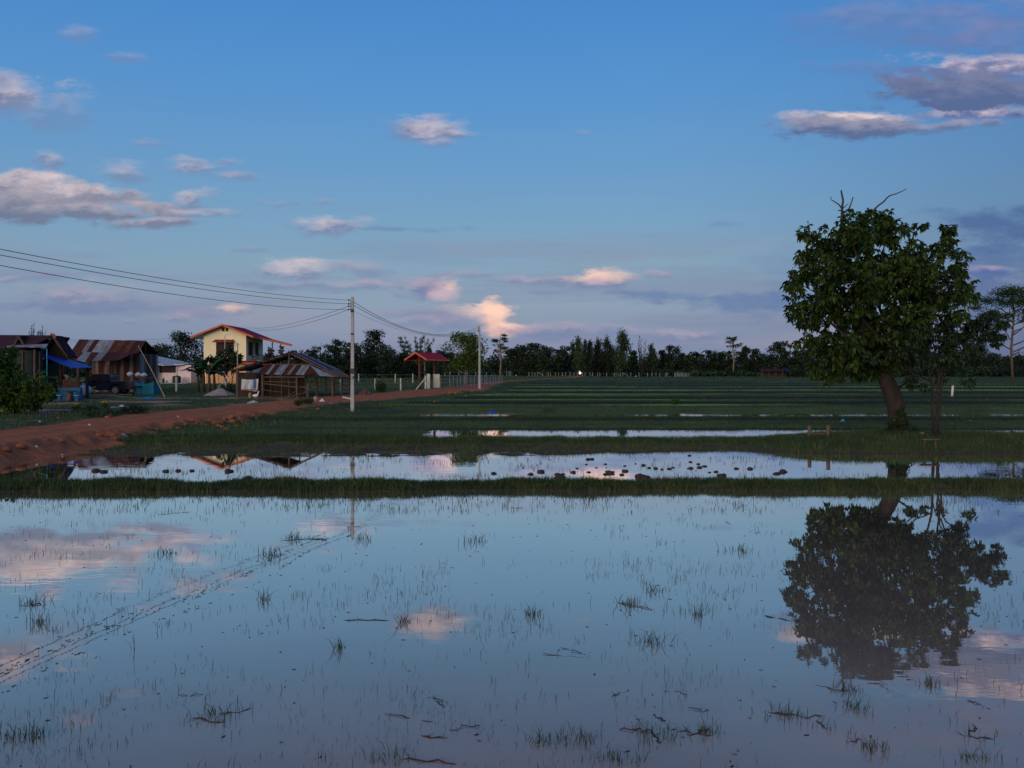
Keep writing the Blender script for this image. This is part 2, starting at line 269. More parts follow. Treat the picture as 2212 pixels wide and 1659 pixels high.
M = dict(
 wood=mat('wood', C3(.13,.085,.062), C3(.055,.038,.03), 4, stretch=(3,3,.5)), darkwood=mat('dark_wood', C3(.05,.034,.026), C3(.02,.015,.012), 4, stretch=(3,3,.5)),
 palewood=mat('pale_wood', C3(.34,.29,.23), C3(.18,.14,.1), 5, stretch=(3,3,.6)), bamboo=mat('bamboo_cane', C3(.30,.25,.16), C3(.18,.14,.09), 5),
 bark=mat('bark', C3(.038,.03,.026), C3(.018,.015,.013), 3, bump=1, bscale=9, stretch=(2,2,.6)), palebark=mat('pale_bark', C3(.24,.18,.14), C3(.11,.085,.065), 3, bump=.6, bscale=8),
 deadwood=mat('dead_wood', C3(.06,.045,.045), C3(.03,.025,.025), 4),
 concrete=mat('concrete', C3(.36,.37,.38), C3(.26,.27,.28), 2, fleck=(C3(.2,.2,.2), 30, .66)), farpost=mat('far_concrete', C3(.34,.36,.38), C3(.25,.27,.3), 3), whitepost=mat('white_concrete', C3(.62,.61,.58), C3(.42,.41,.39), 3),
 black=mat('black_paint', C3(.012,.012,.014), C3(.02,.02,.022), 4, rough=.5), steel=mat('galvanised_steel', C3(.34,.36,.38), C3(.24,.25,.27), 5, rough=.45, metal=.3),
 rust=mat('rusty_sheet', C3(1,1,1), C3(.62,.55,.5), 1.6, rough=.8, bump=.7, attr=True, spec=.06, wave=('X', 12, 1.), stretch=(2,1,.6)),
 rustwall=mat('rusty_wall_sheet', C3(1,1,1), C3(.55,.5,.45), 1.8, bump=.7, attr=True, wave=('X', 12, 1.), stretch=(3,1,.4)),
 tile=mat('dark_roof_tile', C3(.06,.028,.034), C3(.034,.019,.026), 3, bump=1, spec=.05, wave=('Z', 7, 1.)), redroof=mat('red_roof_sheet', C3(.33,.024,.055), C3(.25,.018,.04), 1.2, rough=.8, bump=.6, spec=.08, wave=('X', 8, 1.)),
 orange=mat('orange_fascia', C3(.52,.12,.05), C3(.42,.09,.04), 2, rough=.6), cream=mat('cream_wall', C3(.80,.74,.52), C3(.72,.65,.44), .8, bump=.1),
 peach=mat('peach_wall', C3(.62,.38,.2), C3(.5,.28,.15), 1, bump=.1), pinkwall=mat('pink_white_wall', C3(.70,.60,.62), C3(.58,.48,.50), .8, bump=.15), soffit=mat('soffit_board', C3(.45,.45,.46), C3(.35,.35,.36), 1),
 glass=mat('dark_glass', C3(.02,.016,.018), C3(.03,.022,.022), 1, rough=.5, bump=0, spec=.08), brown=mat('brown_paint', C3(.12,.045,.03), C3(.07,.028,.02), 3), 
 greyroof=mat('grey_roof_sheet', C3(.42,.46,.50), C3(.30,.33,.37), 1, rough=.6, bump=.5, wave=('X', 8, 1.)), blueroof=mat('blue_roof_sheet', C3(.012,.07,.42), C3(.01,.055,.34), 1, rough=.5, bump=.8, wave=('X', 5, 1.)),
 bluewall=mat('blue_wall', C3(.02,.10,.24), C3(.015,.06,.14), 1.5), cyan=mat('cyan_plastic', C3(.04,.36,.46), C3(.03,.26,.36), 4, rough=.5), tarp=mat('blue_tarp', C3(.01,.16,.30), C3(.01,.1,.2), 5, rough=.5, bump=.8),
 tankgreen=mat('corrugated_tank', C3(.035,.05,.045), C3(.02,.028,.03), 2, bump=1, wave=('Z', 5, 1.2)), thatch=mat('thatch', C3(.17,.12,.085), C3(.085,.06,.045), 6, bump=1, bscale=30, stretch=(3,1,1)),
 paint=mat('navy_car_paint', C3(.006,.010,.030), C3(.008,.012,.026), 1, rough=.25, bump=0, spec=.6), tyre=mat('rubber', C3(.015,.013,.012), C3(.05,.03,.022), 6), rim=mat('alloy', C3(.5,.5,.5), C3(.35,.35,.35), 6, rough=.4, metal=.6),
 redlens=mat('red_lens', C3(.3,.01,.01), C3(.25,.01,.01), 3, rough=.3), cloth=mat('pale_cloth', C3(.48,.52,.53), C3(.36,.40,.42), 3, bump=.5, bscale=6), bluecloth=mat('blue_cloth', C3(.03,.12,.3), C3(.02,.09,.24), 4), redtrim=mat('red_trim', C3(.3,.08,.08), C3(.25,.07,.07), 4),
 bag=mat('white_bag', C3(.6,.6,.6), C3(.42,.42,.43), 5, rough=.6, bump=.7, bscale=8), yellow=mat('yellow_plastic', C3(.55,.32,.02), C3(.45,.25,.02), 5, rough=.5), flower=mat('yellow_petal', C3(.75,.5,.02), C3(.7,.4,.02), 9),
 sand=mat('grey_sand', C3(.26,.24,.23), C3(.19,.17,.17), 6, bump=1, bscale=40), gravel=mat('pale_gravel', C3(.42,.42,.42), C3(.22,.22,.22), 14, bump=1, bscale=40), skin=mat('skin', C3(.25,.14,.09), C3(.2,.11,.07), 5),
 clod=mat('wet_clod', C3(.05,.030,.024), C3(.022,.015,.013), 8, rough=.6, bump=1.2, bscale=18), rock=mat('laterite_lump', C3(.36,.13,.05), C3(.20,.07,.03), 6, bump=1.2, bscale=18), paleboard=mat('pale_green_board', C3(.5,.53,.46), C3(.4,.43,.37), 1.2, bump=.1),
 feather=mat('white_feather', C3(.8,.8,.8), C3(.65,.65,.65), 9), redskin=mat('red_comb', C3(.5,.03,.02), C3(.4,.03,.02), 9), net=mat('cyan_net', C3(.02,.22,.30), C3(.01,.14,.2), 6), brush=mat('dry_brush', C3(.13,.08,.06), C3(.07,.045,.035), 8),
 lamp=emit('headlamp_glass', C3(1,.60,.22), 9),
 lf_big=leafmat('broad_leaf', C3(.042,.082,.013), C3(.024,.050,.011), .3), lf_small=leafmat('feather_leaf', C3(.030,.058,.026), C3(.02,.04,.02), .25), lf_dark=leafmat('dark_leaf', C3(.022,.042,.018), C3(.014,.029,.014), .15, .6, .25),
 lf_mid=leafmat('mid_leaf', C3(.042,.078,.024), C3(.026,.052,.018), .2, .6, .25), lf_bright=leafmat('bright_leaf', C3(.075,.13,.014), C3(.045,.085,.012), .3, .6, .5), lf_bush=leafmat('bush_leaf', C3(.085,.155,.018), C3(.034,.085,.018), .35, .6, 1.2),
 banana=leafmat('banana_leaf', C3(.03,.07,.02), C3(.02,.045,.015), .3), grass=leafmat('grass_blade', C3(.064,.105,.040), C3(.038,.068,.032), .25, .7, .35), sedge=leafmat('water_grass_blade', C3(.05,.065,.03), C3(.03,.04,.022), .2, .7, 1.),
)
# ------------------------------------------------------------------ terrain
def vn(x, y, seed=0):
    x = np.asarray(x, float); y = np.asarray(y, float); xi = np.floor(x).astype(np.int64); yi = np.floor(y).astype(np.int64); fx = x-xi; fy = y-yi
    fx = fx*fx*(3-2*fx); fy = fy*fy*(3-2*fy)
    def h(i, j):
        n = (i*374761393+j*668265263+seed*974634777) & 0xffffffff; n = ((n ^ (n >> 13))*1274126177) & 0xffffffff; return ((n ^ (n >> 16)) & 0xffff)/65535.
    return (h(xi, yi)*(1-fx)+h(xi+1, yi)*fx)*(1-fy)+(h(xi, yi+1)*(1-fx)+h(xi+1, yi+1)*fx)*fy
def fbm(x, y, seed=0, o=4):
    s = 0; a = .5; t = 0
    for k in range(o): s = s+a*vn(x*2**k, y*2**k, seed+k*7); t += a; a *= .55
    return s/t
def sst(v): v = np.clip(v, 0, 1); return v*v*(3-2*v)
I1 = lambda pts: (lambda y: np.interp(y, [p[0] for p in pts], [p[1] for p in pts]))
gp = I1([(-50,.4),(26,.42),(36,.47),(46,.58),(52,.68),(56,.76),(62,.98),(68,1.1),(76,1.3),(80,1.36),(88,1.5),(102,1.62),(120,1.76),(140,1.93),(165,2.1),(195,2.3),(240,2.6),(400,2.7),(4000,2.7)])
near_edge = I1([(-50,-17.2),(10,-16.8),(26,-16.6),(36,-16.3),(46,-15.0),(56,-11.2),(62,-7.4),(73,-3.2),(90,-1.8),(118,-1),(188,14),(240,22),(300,26)])
far_edge = I1([(-50,-21.5),(10,-20.8),(32,-20.1),(45,-20.0),(56,-17.2),(68,-12.6),(80,-7.7),(90,-5.6),(118,-3.6),(188,11.5),(240,19),(300,23)])
BUND = [(19.6,.085,.62),(31.9,.18,.85),(38.7,.235,.7),(45.7,.40,.75),(54.4,.64,1.0),(59.6,.85,.9),(65.2,1.07,1.0),(76,1.25,1.2),(88,1.42,1.4),(102,1.58,1.6),(120,1.72,1.8),(140,1.89,2.),(165,2.06,2.3),(195,2.28,2.6),(222,2.46,3.)]
FLOOR = [-.09,-.07,.12,.23,.34,.67,.88,1.09,1.27,1.43,1.56,1.71,1.88,2.06,2.28,2.47]
def terrain(x, y):
    x = np.asarray(x, float); y = np.asarray(y, float)
    amp = np.where(y < 60, .06+.005*y, .36+.012*np.clip(y-60, 0, 200))
    yw = y+(fbm(x*.11, y*0+3, 5)-.5)*2*amp + (vn(x*1.3, y*.8, 8)-.5)*.16 - .012*np.clip(x, -30, 30)*(y < 26)
    fl = np.full(x.shape, FLOOR[0]); br = np.zeros(x.shape); bt = np.zeros(x.shape)
    lump = fbm(x*.8, y*1.5, 21, 3)
    for (yc, ch, w), f0, f1 in zip(BUND, FLOOR[:-1], FLOOR[1:]):
        fl = fl+(f1-f0)*sst((yw-yc)/w*.5+.5)
        yq = yw+(0 if yc > 33 else (fbm(x*.9, y*0+9, 150, 3)-.5)*.55*(yw > yc)+(fbm(x*1.7, y*0+4, 151, 3)-.5)*.28); b = np.exp(-(np.abs(yq-yc)/w)**3.2); top = ch+(lump-.5)*(.09 if yc > 33 else .15); better = b > br; br = np.where(better, b, br); bt = np.where(better, top, bt)
    # muddy apron in front of the second bund, thinning out to the right, and the silted left end of the third paddy
    ap = sst((yw-26.6-np.clip((x-1)*.35, 0, 2.6))/1.2)*(yw < 31.4); fl = fl+ap*(.085+.16*(fbm(x*1.5, y*2.2, 33)-.5))
    fl = np.where((yw > 32) & (yw < 38.6), fl+.12*sst((-2.4-x)/2.5)+(fbm(x*.7, y*1.2, 44)-.5)*.07, fl)
    fl = np.where((yw > 46) & (yw < 54), fl+.09*sst((-5.-x)/3)+(fbm(x*.5, y*.8, 47)-.5)*.06, fl)
    fl = np.where(yw > 54, fl+(fbm(x*.3, y*.4, 49)-.5)*.1, fl)
    field = fl+np.maximum(bt-fl, 0)*br
    # island under the big tree
    isl = np.exp(-((np.abs(x-16.3)/7.4)**4+(np.abs(y-31.3)/3.0)**4)); field = np.maximum(field, -.08+isl*(.46+.10*(fbm(x*.9, y*.9, 51)-.5)))
    isl2 = np.exp(-(((x-15.1)/2.0)**2+((y-32)/1.3)**2)); field = field+isl2*.10
    isl3 = np.exp(-((np.abs(x-25)/6)**4+(np.abs(y-30.9)/1.9)**4)); field = np.maximum(field, -.08+isl3*.38)
    base = gp(y)
    ne = near_edge(y)+(fbm(y*.35, x*0, 61)-.5)*1.1; fe = far_edge(y)+(fbm(y*.4, x*0, 62)-.5)*.8
    dr = x-ne
    rough = (fbm(x*2.2, y*2.2, 71)-.5)
    road = base+.07+rough*.035-.055*np.exp(-(((dr+1.1)/.35)**2))-.055*np.exp(-(((dr+2.9)/.35)**2))+(fbm(x*4, y*1.2, 77)-.5)*.05
    slope = np.interp(y, [0, 40, 60, 90, 200], [1.15, 1.5, 1.8, 2.2, 2.5])
    k = 1-sst(dr/slope); emb = field+(road-field)*k
    emb = emb+(rough*.30+ (fbm(x*.9, y*.9, 73)-.5)*.25)*np.exp(-(((dr-slope*.45)/(slope*.4))**2))*(y < 84)
    right = np.where(dr > 0, np.where(dr < slope, np.maximum(emb, field), field), road)
    vill = base+(fbm(x*.25, y*.25, 81)-.5)*.12+(fbm(x*1.5, y*1.5, 82)-.5)*.05
    verge = -.10*np.exp(-(((fe-x-1.2)/.7)**2))
    q = sst((fe-x)/.9); h = right*(1-q)+(vill+verge)*q
    h = h+np.where((y > 66) & (y < 80), .22*np.exp(-(((dr-.7)/.9)**2))*(fbm(x*1.3, y*1.3, 91)), 0)
    return h
def masks(x, y, h):
    ne = near_edge(y)+(fbm(y*.35, x*0, 61)-.5)*1.1; fe = far_edge(y)+(fbm(y*.4, x*0, 62)-.5)*.8; dr = x-ne
    e = (fbm(x*1.3, y*1.3, 101)-.5)
    road = sst((dr*-1+.25+e*1.2)/.35)*sst((x-fe+.1+e*.9)/.35)
    emb = ((y < 35) | ((y > 67) & (y < 78.5)))*sst((2.0+e*1.5-dr-np.where((y > 60), .2, 0)-np.clip((y-28)*.09, 0, .8))/.5)*(dr > -.5)
    emb2 = ((y > 35) & (y < 50))*sst((1.15+e*1.6-dr)/.4)*(dr > -.5)
    dirt = np.clip(np.maximum(road, np.maximum(emb, emb2)), 0, 1)
    bare = sst((fbm(x*.33, y*.5, 111, 4)-.55)/.06)*((x < fe-.5) & (y > 36) & (y < 66))*.85
    mud = np.zeros(x.shape)
    wl = np.where(y < 32.2, 0, np.where(y < 40, .18, .40))
    low = sst((wl+np.where(y < 32.2, .10, .03)-h)/.05)*(x > ne+.3)*(y < 54.3)*np.where(y > 38.4, .6, 1); mud = np.maximum(mud, low)
    mud = np.maximum(mud, sst((fbm(x*.22, y*1.1, 121)-.54)/.1)*.6*((y > 40) & (y < 260) & (x > ne+2)))
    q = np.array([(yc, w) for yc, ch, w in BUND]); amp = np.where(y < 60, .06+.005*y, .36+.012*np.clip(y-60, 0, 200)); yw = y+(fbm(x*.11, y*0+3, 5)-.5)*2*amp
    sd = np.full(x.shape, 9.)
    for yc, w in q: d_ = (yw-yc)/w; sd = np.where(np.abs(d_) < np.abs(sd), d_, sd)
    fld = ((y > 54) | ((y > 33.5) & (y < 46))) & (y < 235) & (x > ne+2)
    mud = np.maximum(mud, sst((sd+2.0)/.4)*sst((-.30-sd)/.3)*fld*(.75+.3*fbm(x*.2, y*.5, 140)))  # field bunds: shade of the front faces painted in through the mud mask
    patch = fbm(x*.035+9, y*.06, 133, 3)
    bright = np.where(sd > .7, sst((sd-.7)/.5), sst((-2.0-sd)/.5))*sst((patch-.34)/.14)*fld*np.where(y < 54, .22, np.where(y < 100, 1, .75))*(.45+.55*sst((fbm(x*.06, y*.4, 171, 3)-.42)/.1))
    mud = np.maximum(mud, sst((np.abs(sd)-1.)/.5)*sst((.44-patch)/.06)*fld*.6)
    return dirt, np.clip(mud*(1-dirt), 0, 1), bright*(1-dirt), bare*(1-dirt), sd
def hgt(x, y): return float(terrain(np.array([float(x)]), np.array([float(y)]))[0])
def ground_px(px, py, y0=15., y1=400.):
    """first point of the terrain seen at that place of the photo"""
    ys = np.concatenate([np.arange(y0, 60, .05), np.arange(60, y1, .2)]); xs = (px-512)/F*ys; zr = CH-(py-HZ)/F*ys
    hit = np.nonzero(terrain(xs, ys) >= zr)[0]; i = hit[0] if len(hit) else len(ys)-1
    return float(xs[i]), float(ys[i]), float(terrain(xs[i:i+1], ys[i:i+1])[0])
def P3(px, py, y): return Vector(((px-512)/F*y, y, CH-(py-HZ)/F*y))
def sc(y): return y/F                                                 # metres per pixel at that distance

ys = np.concatenate([np.arange(-30, 4, 1.), np.arange(4, 18.2, .45), np.arange(18.2, 56, .09), np.arange(56, 84, .17), np.arange(84, 140, .45), np.arange(140, 262, 1.2), 262*1.06**np.arange(0, 44)])
ts = np.linspace(-1, 1, 860)
Wd = 26+1.08*np.clip(ys, 0, None); XX = ts[None, :]*Wd[:, None]; YY = np.repeat(ys[:, None], len(ts), 1)
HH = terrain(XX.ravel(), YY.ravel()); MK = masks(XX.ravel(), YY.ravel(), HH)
HH = HH+np.where(YY.ravel() > 300, -(YY.ravel()-300)*.002, 0)
R_, C_ = XX.shape; idx = np.arange(R_*C_).reshape(R_, C_)
quads = np.stack([idx[:-1, :-1], idx[:-1, 1:], idx[1:, 1:], idx[1:, :-1]], -1).reshape(-1, 4)
verts = np.stack([XX.ravel(), YY.ravel(), HH], -1)

gm = bpy.data.materials.new('ground_soil_and_turf'); gm.use_nodes = True; t = gm.node_tree; b = t.nodes['Principled BSDF']
v = N(t, 'ShaderNodeTexCoord').outputs['Object']; at = N(t, 'ShaderNodeAttribute', attribute_name='Col'); s3 = N(t, 'ShaderNodeSeparateColor'); L(t, at.outputs[0], s3.inputs[0])
a2 = N(t, 'ShaderNodeAttribute', attribute_name='Bare')
g1 = noise(t, v, .5, .9, 1, 6, .65).outputs[0]; g2 = noise(t, v, 9, 9, 9, 4, .6, 3).outputs[0]
turf = mixc(t, mrange(t, g1, .36, .64), C3(.032,.060,.026), C3(.058,.095,.036)); turf = mixc(t, mrange(t, g2, .42, .7), turf, C3(.075,.08,.05))
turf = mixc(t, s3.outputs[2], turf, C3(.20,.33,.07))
mud_shade_c = mixc(t, mrange(t, g2, .3, .7), C3(.048,.032,.024), C3(.095,.068,.05))
dirt1 = noise(t, v, 1.6, 2.5, 2, 7, .65, 7).outputs[0]
dirtc = mixc(t, mrange(t, dirt1, .34, .66), C3(.38,.140,.060), C3(.25,.092,.050)); dirtc = mixc(t, mrange(t, noise(t, v, 22, 22, 22, 3, .6, 4).outputs[0], .58, .7), dirtc, C3(.46,.23,.11))
barec = mixc(t, mrange(t, g2, .3, .7), C3(.38,.26,.19), C3(.22,.15,.10))
colr = mixc(t, a2.outputs['Fac'], turf, barec); gy = N(t, 'ShaderNodeSeparateXYZ'); L(t, v, gy.inputs[0]); far = mrange(t, gy.outputs[1], 33, 40); mud_shade_c = mixc(t, far, mud_shade_c, C3(.022,.024,.012)); colr = mixc(t, mth(t, 'MULTIPLY', s3.outputs[1], .95), colr, mud_shade_c); colr = mixc(t, s3.outputs[0], colr, dirtc)  # far mud colour doubles as the painted shade on bund faces
L(t, colr, b.inputs['Base Color']); L(t, mrange(t, s3.outputs[1], 0, 1, .95, .7), b.inputs['Roughness']); b.inputs['Specular IOR Level'].default_value = .04
bp = N(t, 'ShaderNodeBump'); bp.inputs['Strength'].default_value = .9; bp.inputs['Distance'].default_value = .06
L(t, mth(t, 'ADD', noise(t, v, 5, 5, 5, 6, .65, 2).outputs[0], mth(t, 'MULTIPLY', noise(t, v, 26, 26, 26, 3, .6, 2).outputs[0], .5)), bp.inputs['Height']); L(t, bp.outputs[0], b.inputs['Normal'])

qc = quads.mean(1); dirtq = MK[0][quads].mean(1); xq = XX.ravel()[quads].mean(1); yq = YY.ravel()[quads].mean(1)
isroad = (dirtq > .5) & (xq < near_edge(yq)+.35)
def sheet(name, sel):
    q = quads[sel]; u, inv = np.unique(q, return_inverse=True)
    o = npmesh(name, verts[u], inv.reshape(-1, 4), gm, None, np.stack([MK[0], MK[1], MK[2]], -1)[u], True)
    a = o.data.attributes.new('Bare', 'FLOAT', 'POINT'); a.data.foreach_set('value', MK[3][u].astype(np.float32))
    o['kind'] = 'structure'; return o
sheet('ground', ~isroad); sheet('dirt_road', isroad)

# ------------------------------------------------------------------ water
wm = bpy.data.materials.new('paddy_water'); wm.use_nodes = True; t = wm.node_tree; t.nodes.clear()
v = N(t, 'ShaderNodeTexCoord').outputs['Object']; out = N(t, 'ShaderNodeOutputMaterial')
lw = N(t, 'ShaderNodeLayerWeight'); lw.inputs[0].default_value = .5
g = lambda x: (x, x, x, 1)
fr = ramp(t, lw.outputs['Facing'], [(0, g(.03)), (.45, g(.10)), (.573, g(.15)), (.656, g(.40)), (.74, g(.70)), (.852, g(.92)), (.93, g(1))])
df = N(t, 'ShaderNodeBsdfDiffuse'); mud = mixc(t, mrange(t, noise(t, v, .35, .5, 1, 5, .6).outputs[0], .35, .65), C3(.34,.255,.20), C3(.27,.215,.175)); L(t, mud, df.inputs[0])
gs = N(t, 'ShaderNodeBsdfGlossy'); gs.inputs['Roughness'].default_value = .012; L(t, ramp(t, lw.outputs['Facing'], [(0, C3(1, .80, .62)), (.66, C3(1, .82, .64)), (.76, C3(1, .88, .76)), (.88, C3(1, 1, .98))]), gs.inputs[0])
bp = N(t, 'ShaderNodeBump'); bp.inputs['Strength'].default_value = .25; bp.inputs['Distance'].default_value = .010
rp = noise(t, v, 1.2, 3.2, 1, 3, .5, 3).outputs[0]; patch = mrange(t, noise(t, v, .16, .22, 1, 3, .5, 19).outputs[0], .5, .66, .12, 1, True)
L(t, mth(t, 'MULTIPLY', rp, patch), bp.inputs['Height']); L(t, bp.outputs[0], gs.inputs['Normal'])
mx = N(t, 'ShaderNodeMixShader'); L(t, fr, mx.inputs[0]); L(t, df.outputs[0], mx.inputs[1]); L(t, gs.outputs[0], mx.inputs[2]); L(t, mx.outputs[0], out.inputs[0])
def pond(name, pts, z):
    me = bpy.data.meshes.new(name); me.from_pydata([(x, y, 0) for x, y in pts], [], [tuple(range(len(pts)))]); me.materials.append(wm)
    o = bpy.data.objects.new(name, me); o.location.z = z; put(o); o['kind'] = 'structure'; return o
pond('paddy_water', [(-19, -29), (55, -29), (55, 31.6), (-15.8, 31.6), (-16.3, 20)], 0)
pond('paddy_water', [(-13, 32.0), (55, 32.0), (55, 38.4), (-13, 38.4)], .18)
pond('paddy_water', [(-9, 46.2), (60, 46.2), (60, 54.2), (-9, 54.2)], .40)

# ------------------------------------------------------------------ grass
def blades(x, y, z, h, w, lean=.45, seg=1):
    """one tapering blade per point; seg 1: single triangle, seg 2: bent blade of three triangles' area"""
    n = len(x); a = RNG.uniform(0, 2*np.pi, n); dx = np.cos(a); dy = np.sin(a)
    la = RNG.uniform(0, 2*np.pi, n); l = RNG.uniform(0, lean, n)*h; tx = x+np.cos(la)*l; ty = y+np.sin(la)*l
    b0 = np.stack([x-dx*w/2, y-dy*w/2, z-.02], -1); b1 = np.stack([x+dx*w/2, y+dy*w/2, z-.02], -1); tip = np.stack([tx, ty, z+h], -1)
    if seg == 1:
        V = np.stack([b0, b1, tip], 1).reshape(-1, 3); Fc = np.arange(3*n).reshape(n, 3); return V, Fc, 3
    mxp = x+(tx-x)*.3; myp = y+(ty-y)*.3; m0 = np.stack([mxp-dx*w*.42, myp-dy*w*.42, z+h*.55], -1); m1 = np.stack([mxp+dx*w*.42, myp+dy*w*.42, z+h*.55], -1)
    V = np.stack([b0, b1, m1, m0, tip], 1).reshape(-1, 3); k = np.arange(n)*5
    Fc = np.concatenate([np.stack([k, k+1, k+2], -1), np.stack([k, k+2, k+3], -1), np.stack([k+3, k+2, k+4], -1)]); return V, Fc, 5
def grass(name, label, cat, parts, m):
    Vs = []; Fs = []; Cs = []; off = 0
    for (x, y, z, h, w, lean, seg, tint) in parts:
        if not len(x): continue
        V, Fc, k = blades(x, y, z, h, w, lean, seg); Vs.append(V); Fs.append(Fc+off); off += len(V)
        c = np.repeat((RNG.uniform(.6, 1.35, (len(x), 1))*tint), k, 0); Cs.append(c)
    o = npmesh(name, np.concatenate(Vs), np.concatenate(Fs), m, None, np.concatenate(Cs)); return tag(o, label, cat, None, 'stuff')
TUFT = lambda x, y, s=1.7: fbm(x*s, y*s, 201, 3)
def scat(n, y0, y1, hmin, hmax, w, keep, fr=.66, seg=1, lean=.5, bw=None, tint=(1, 1, 1)):
    y = RNG.uniform(y0, y1, n); x = RNG.uniform(-1, 1, n)*(fr*y+1.5); z = terrain(x, y); mk = masks(x, y, z)
    tu = TUFT(x, y); ok = keep(x, y, z, mk, tu); x, y, z, tu = x[ok], y[ok], z[ok], tu[ok]
    h = RNG.uniform(hmin, hmax, len(x))*(.55+.9*tu)
    tn = np.array(tint)[None, :]*np.ones((len(x), 3)); dry = (RNG.random(len(x)) < .16); tn[dry] = tn[dry]*np.array((1.7, 1.35, 1.1))
    return (x, y, z, h, np.full(len(x), w), lean, seg, tn)
onb = lambda yc, w: (lambda x, y, z, mk, tu: (mk[0] < .25) & (z > .015) & (np.abs(y-yc) < w))
right = lambda x, y: x > near_edge(y)+.4
parts = []
def gr(n, y0, y1, h0, h1, w, zmin, seg=1, tmin=0, tint=(.95, 1, .92), m=.75): parts.append(scat(n, y0, y1, h0, h1, w, lambda x, y, z, mk, tu: (z > zmin) & (mk[0] < .3) & (mk[2] < .45) & (tu > tmin) & (mk[1] < m) & (x > near_edge(y)+.5), seg=seg, tint=tint, lean=1.1))
gr(120000, 18.6, 20.6, .04, .16, .012, .0, 2, .30, (.78, .82, .74), m=2); gr(9000, 18.5, 20.9, .12, .26, .010, -.03, 2, .5, (1.25, 1.1, .8), 2)
gr(120000, 30.3, 33.6, .05, .16, .02, .10, 1, .3, (.8, .86, .78), m=2); gr(9000, 30, 33.6, .14, .26, .014, .05, 1, .5, (1.2, 1.1, .8), 2)
gr(60000, 26.5, 31.5, .03, .15, .016, .0, 1, .40, (1.25, 1.05, .9), 2); gr(30000, 27.2, 31, .10, .26, .02, .08, 1, .3, m=2)
gr(80000, 34, 48, .03, .09, .024, .195, 1, .3, (1.15, 1.15, .95), m=2)
def bg_(n, y0, y1, h0, h1, w): parts.append(scat(n, y0, y1, h0, h1, w, lambda x, y, z, mk, tu: (mk[0] < .3) & (mk[4] < 1.0) & (mk[4] > -.75) & (tu > .2) & (x > near_edge(y)+.5), tint=(.85, 1.08, .75), lean=1.1))
gr(26000, 48, 68, .03, .09, .034, .45, 1, .4, (1.25, 1.2, .95)); bg_(70000, 52, 68, .06, .16, .034); bg_(90000, 66, 130, .08, .20, .055); bg_(40000, 125, 240, .1, .30, .12); bg_(60000, 36, 50, .06, .17, .024)
grass('paddy_grass', None, None, parts, M['grass'])
parts = [scat(90000, 26, 52, .05, .20, .028, lambda x, y, z, mk, tu: (x < far_edge(y)+.1) & (mk[0] < .35) & (mk[3] < .4) & (tu > .3)),
         scat(70000, 50, 110, .05, .16, .05, lambda x, y, z, mk, tu: (x < far_edge(y)-.2) & (mk[0] < .35) & (mk[3] < .4), tint=(1.05, 1.1, .95)),
         scat(30000, 110, 240, .1, .5, .14, lambda x, y, z, mk, tu: (x < far_edge(y)-.2) & (mk[0] < .35), tint=(1, 1.05, .9)),
         scat(40000, 25, 60, .08, .34, .024, lambda x, y, z, mk, tu: (x > near_edge(y)+.2) & (x < near_edge(y)+4.5) & (mk[0] < .4) & (z > .05), tint=(.9, 1, .8))]
grass('roadside_grass', None, None, parts, M['grass'])
# straggling shoots standing in the flooded paddies, in loose drifts
def shoots(n, y0, y1, w, hmin, hmax, thr, seed):
    u = RNG.random(n); y = 1/(1/y1+(1/y0-1/y1)*u) if y0 < 15 else RNG.uniform(y0, y1, n)
    x = RNG.uniform(-1, 1, n)*(.64*y+.5); z = terrain(x, y); ok = (z < .0) & (fbm(x*.9, y*.7, seed, 3) > thr+RNG.uniform(-.10, .12, n)); x, y = x[ok], y[ok]
    k = RNG.integers(1, 6, len(x)); xs = np.repeat(x, k)+RNG.normal(0, .07, k.sum()); yy = np.repeat(y, k)+RNG.normal(0, .07, k.sum())
    return (xs, yy, np.zeros(len(xs)), RNG.uniform(hmin, hmax, len(xs))*RNG.uniform(.5, 1, len(xs)), np.full(len(xs), w), 1.0, 2, np.ones((len(xs), 3)))
grass('water_grass', None, None, [shoots(1500, 5.3, 9.5, .0035, .02, .09, .585, 301), shoots(2600, 8.5, 19, .005, .02, .11, .565, 302), shoots(260, 5.3, 18, .005, .02, .12, .2, 309), shoots(1000, 16, 18.9, .009, .04, .14, .46, 305), shoots(1200, 20.5, 27, .010, .05, .16, .47, 303)], M['sedge'])
# floating specks of straw: a double line of them trails across the near paddy
Vs = []; Fs = []
def speck(x, y, l, w, a):
    n = len(Vs); c, s_ = math.cos(a), math.sin(a)
    for p, q, z in ((-l, -w, .001), (l, -w, .001), (l, w, .006), (-l, w, .006)): Vs.append((x+c*p-s_*q, y+s_*p+c*q, z))
    Fs.append((n, n+1, n+2, n+3))
p0 = P3(-30, 690, CH*F/(690-HZ)); p1 = P3(330, 536, CH*F/(536-HZ)); p0.z = p1.z = 0
for k in range(420):
    u = random.random(); p = p0.lerp(p1, u); off = random.choice((0, 0, .16, -.34))+random.gauss(0, .025)+.12*math.sin(u*9)
    dn = (p1-p0).normalized(); p = p+Vector((-dn.y, dn.x, 0))*off
    if random.random() < .25+.75*vn(u*14, off, 5): speck(p.x, p.y, random.uniform(.008, .028), .0035, math.atan2(dn.y, dn.x)+random.gauss(0, .4))
for k in range(330):
    y = random.uniform(5.4, 18.5); x = random.uniform(-1, 1)*.63*y; speck(x, y, random.uniform(.006, .022), random.uniform(.003, .008), random.uniform(0, 3.1))
o = npmesh('floating_straw', Vs, Fs, M['clod']); o['kind'] = 'stuff'
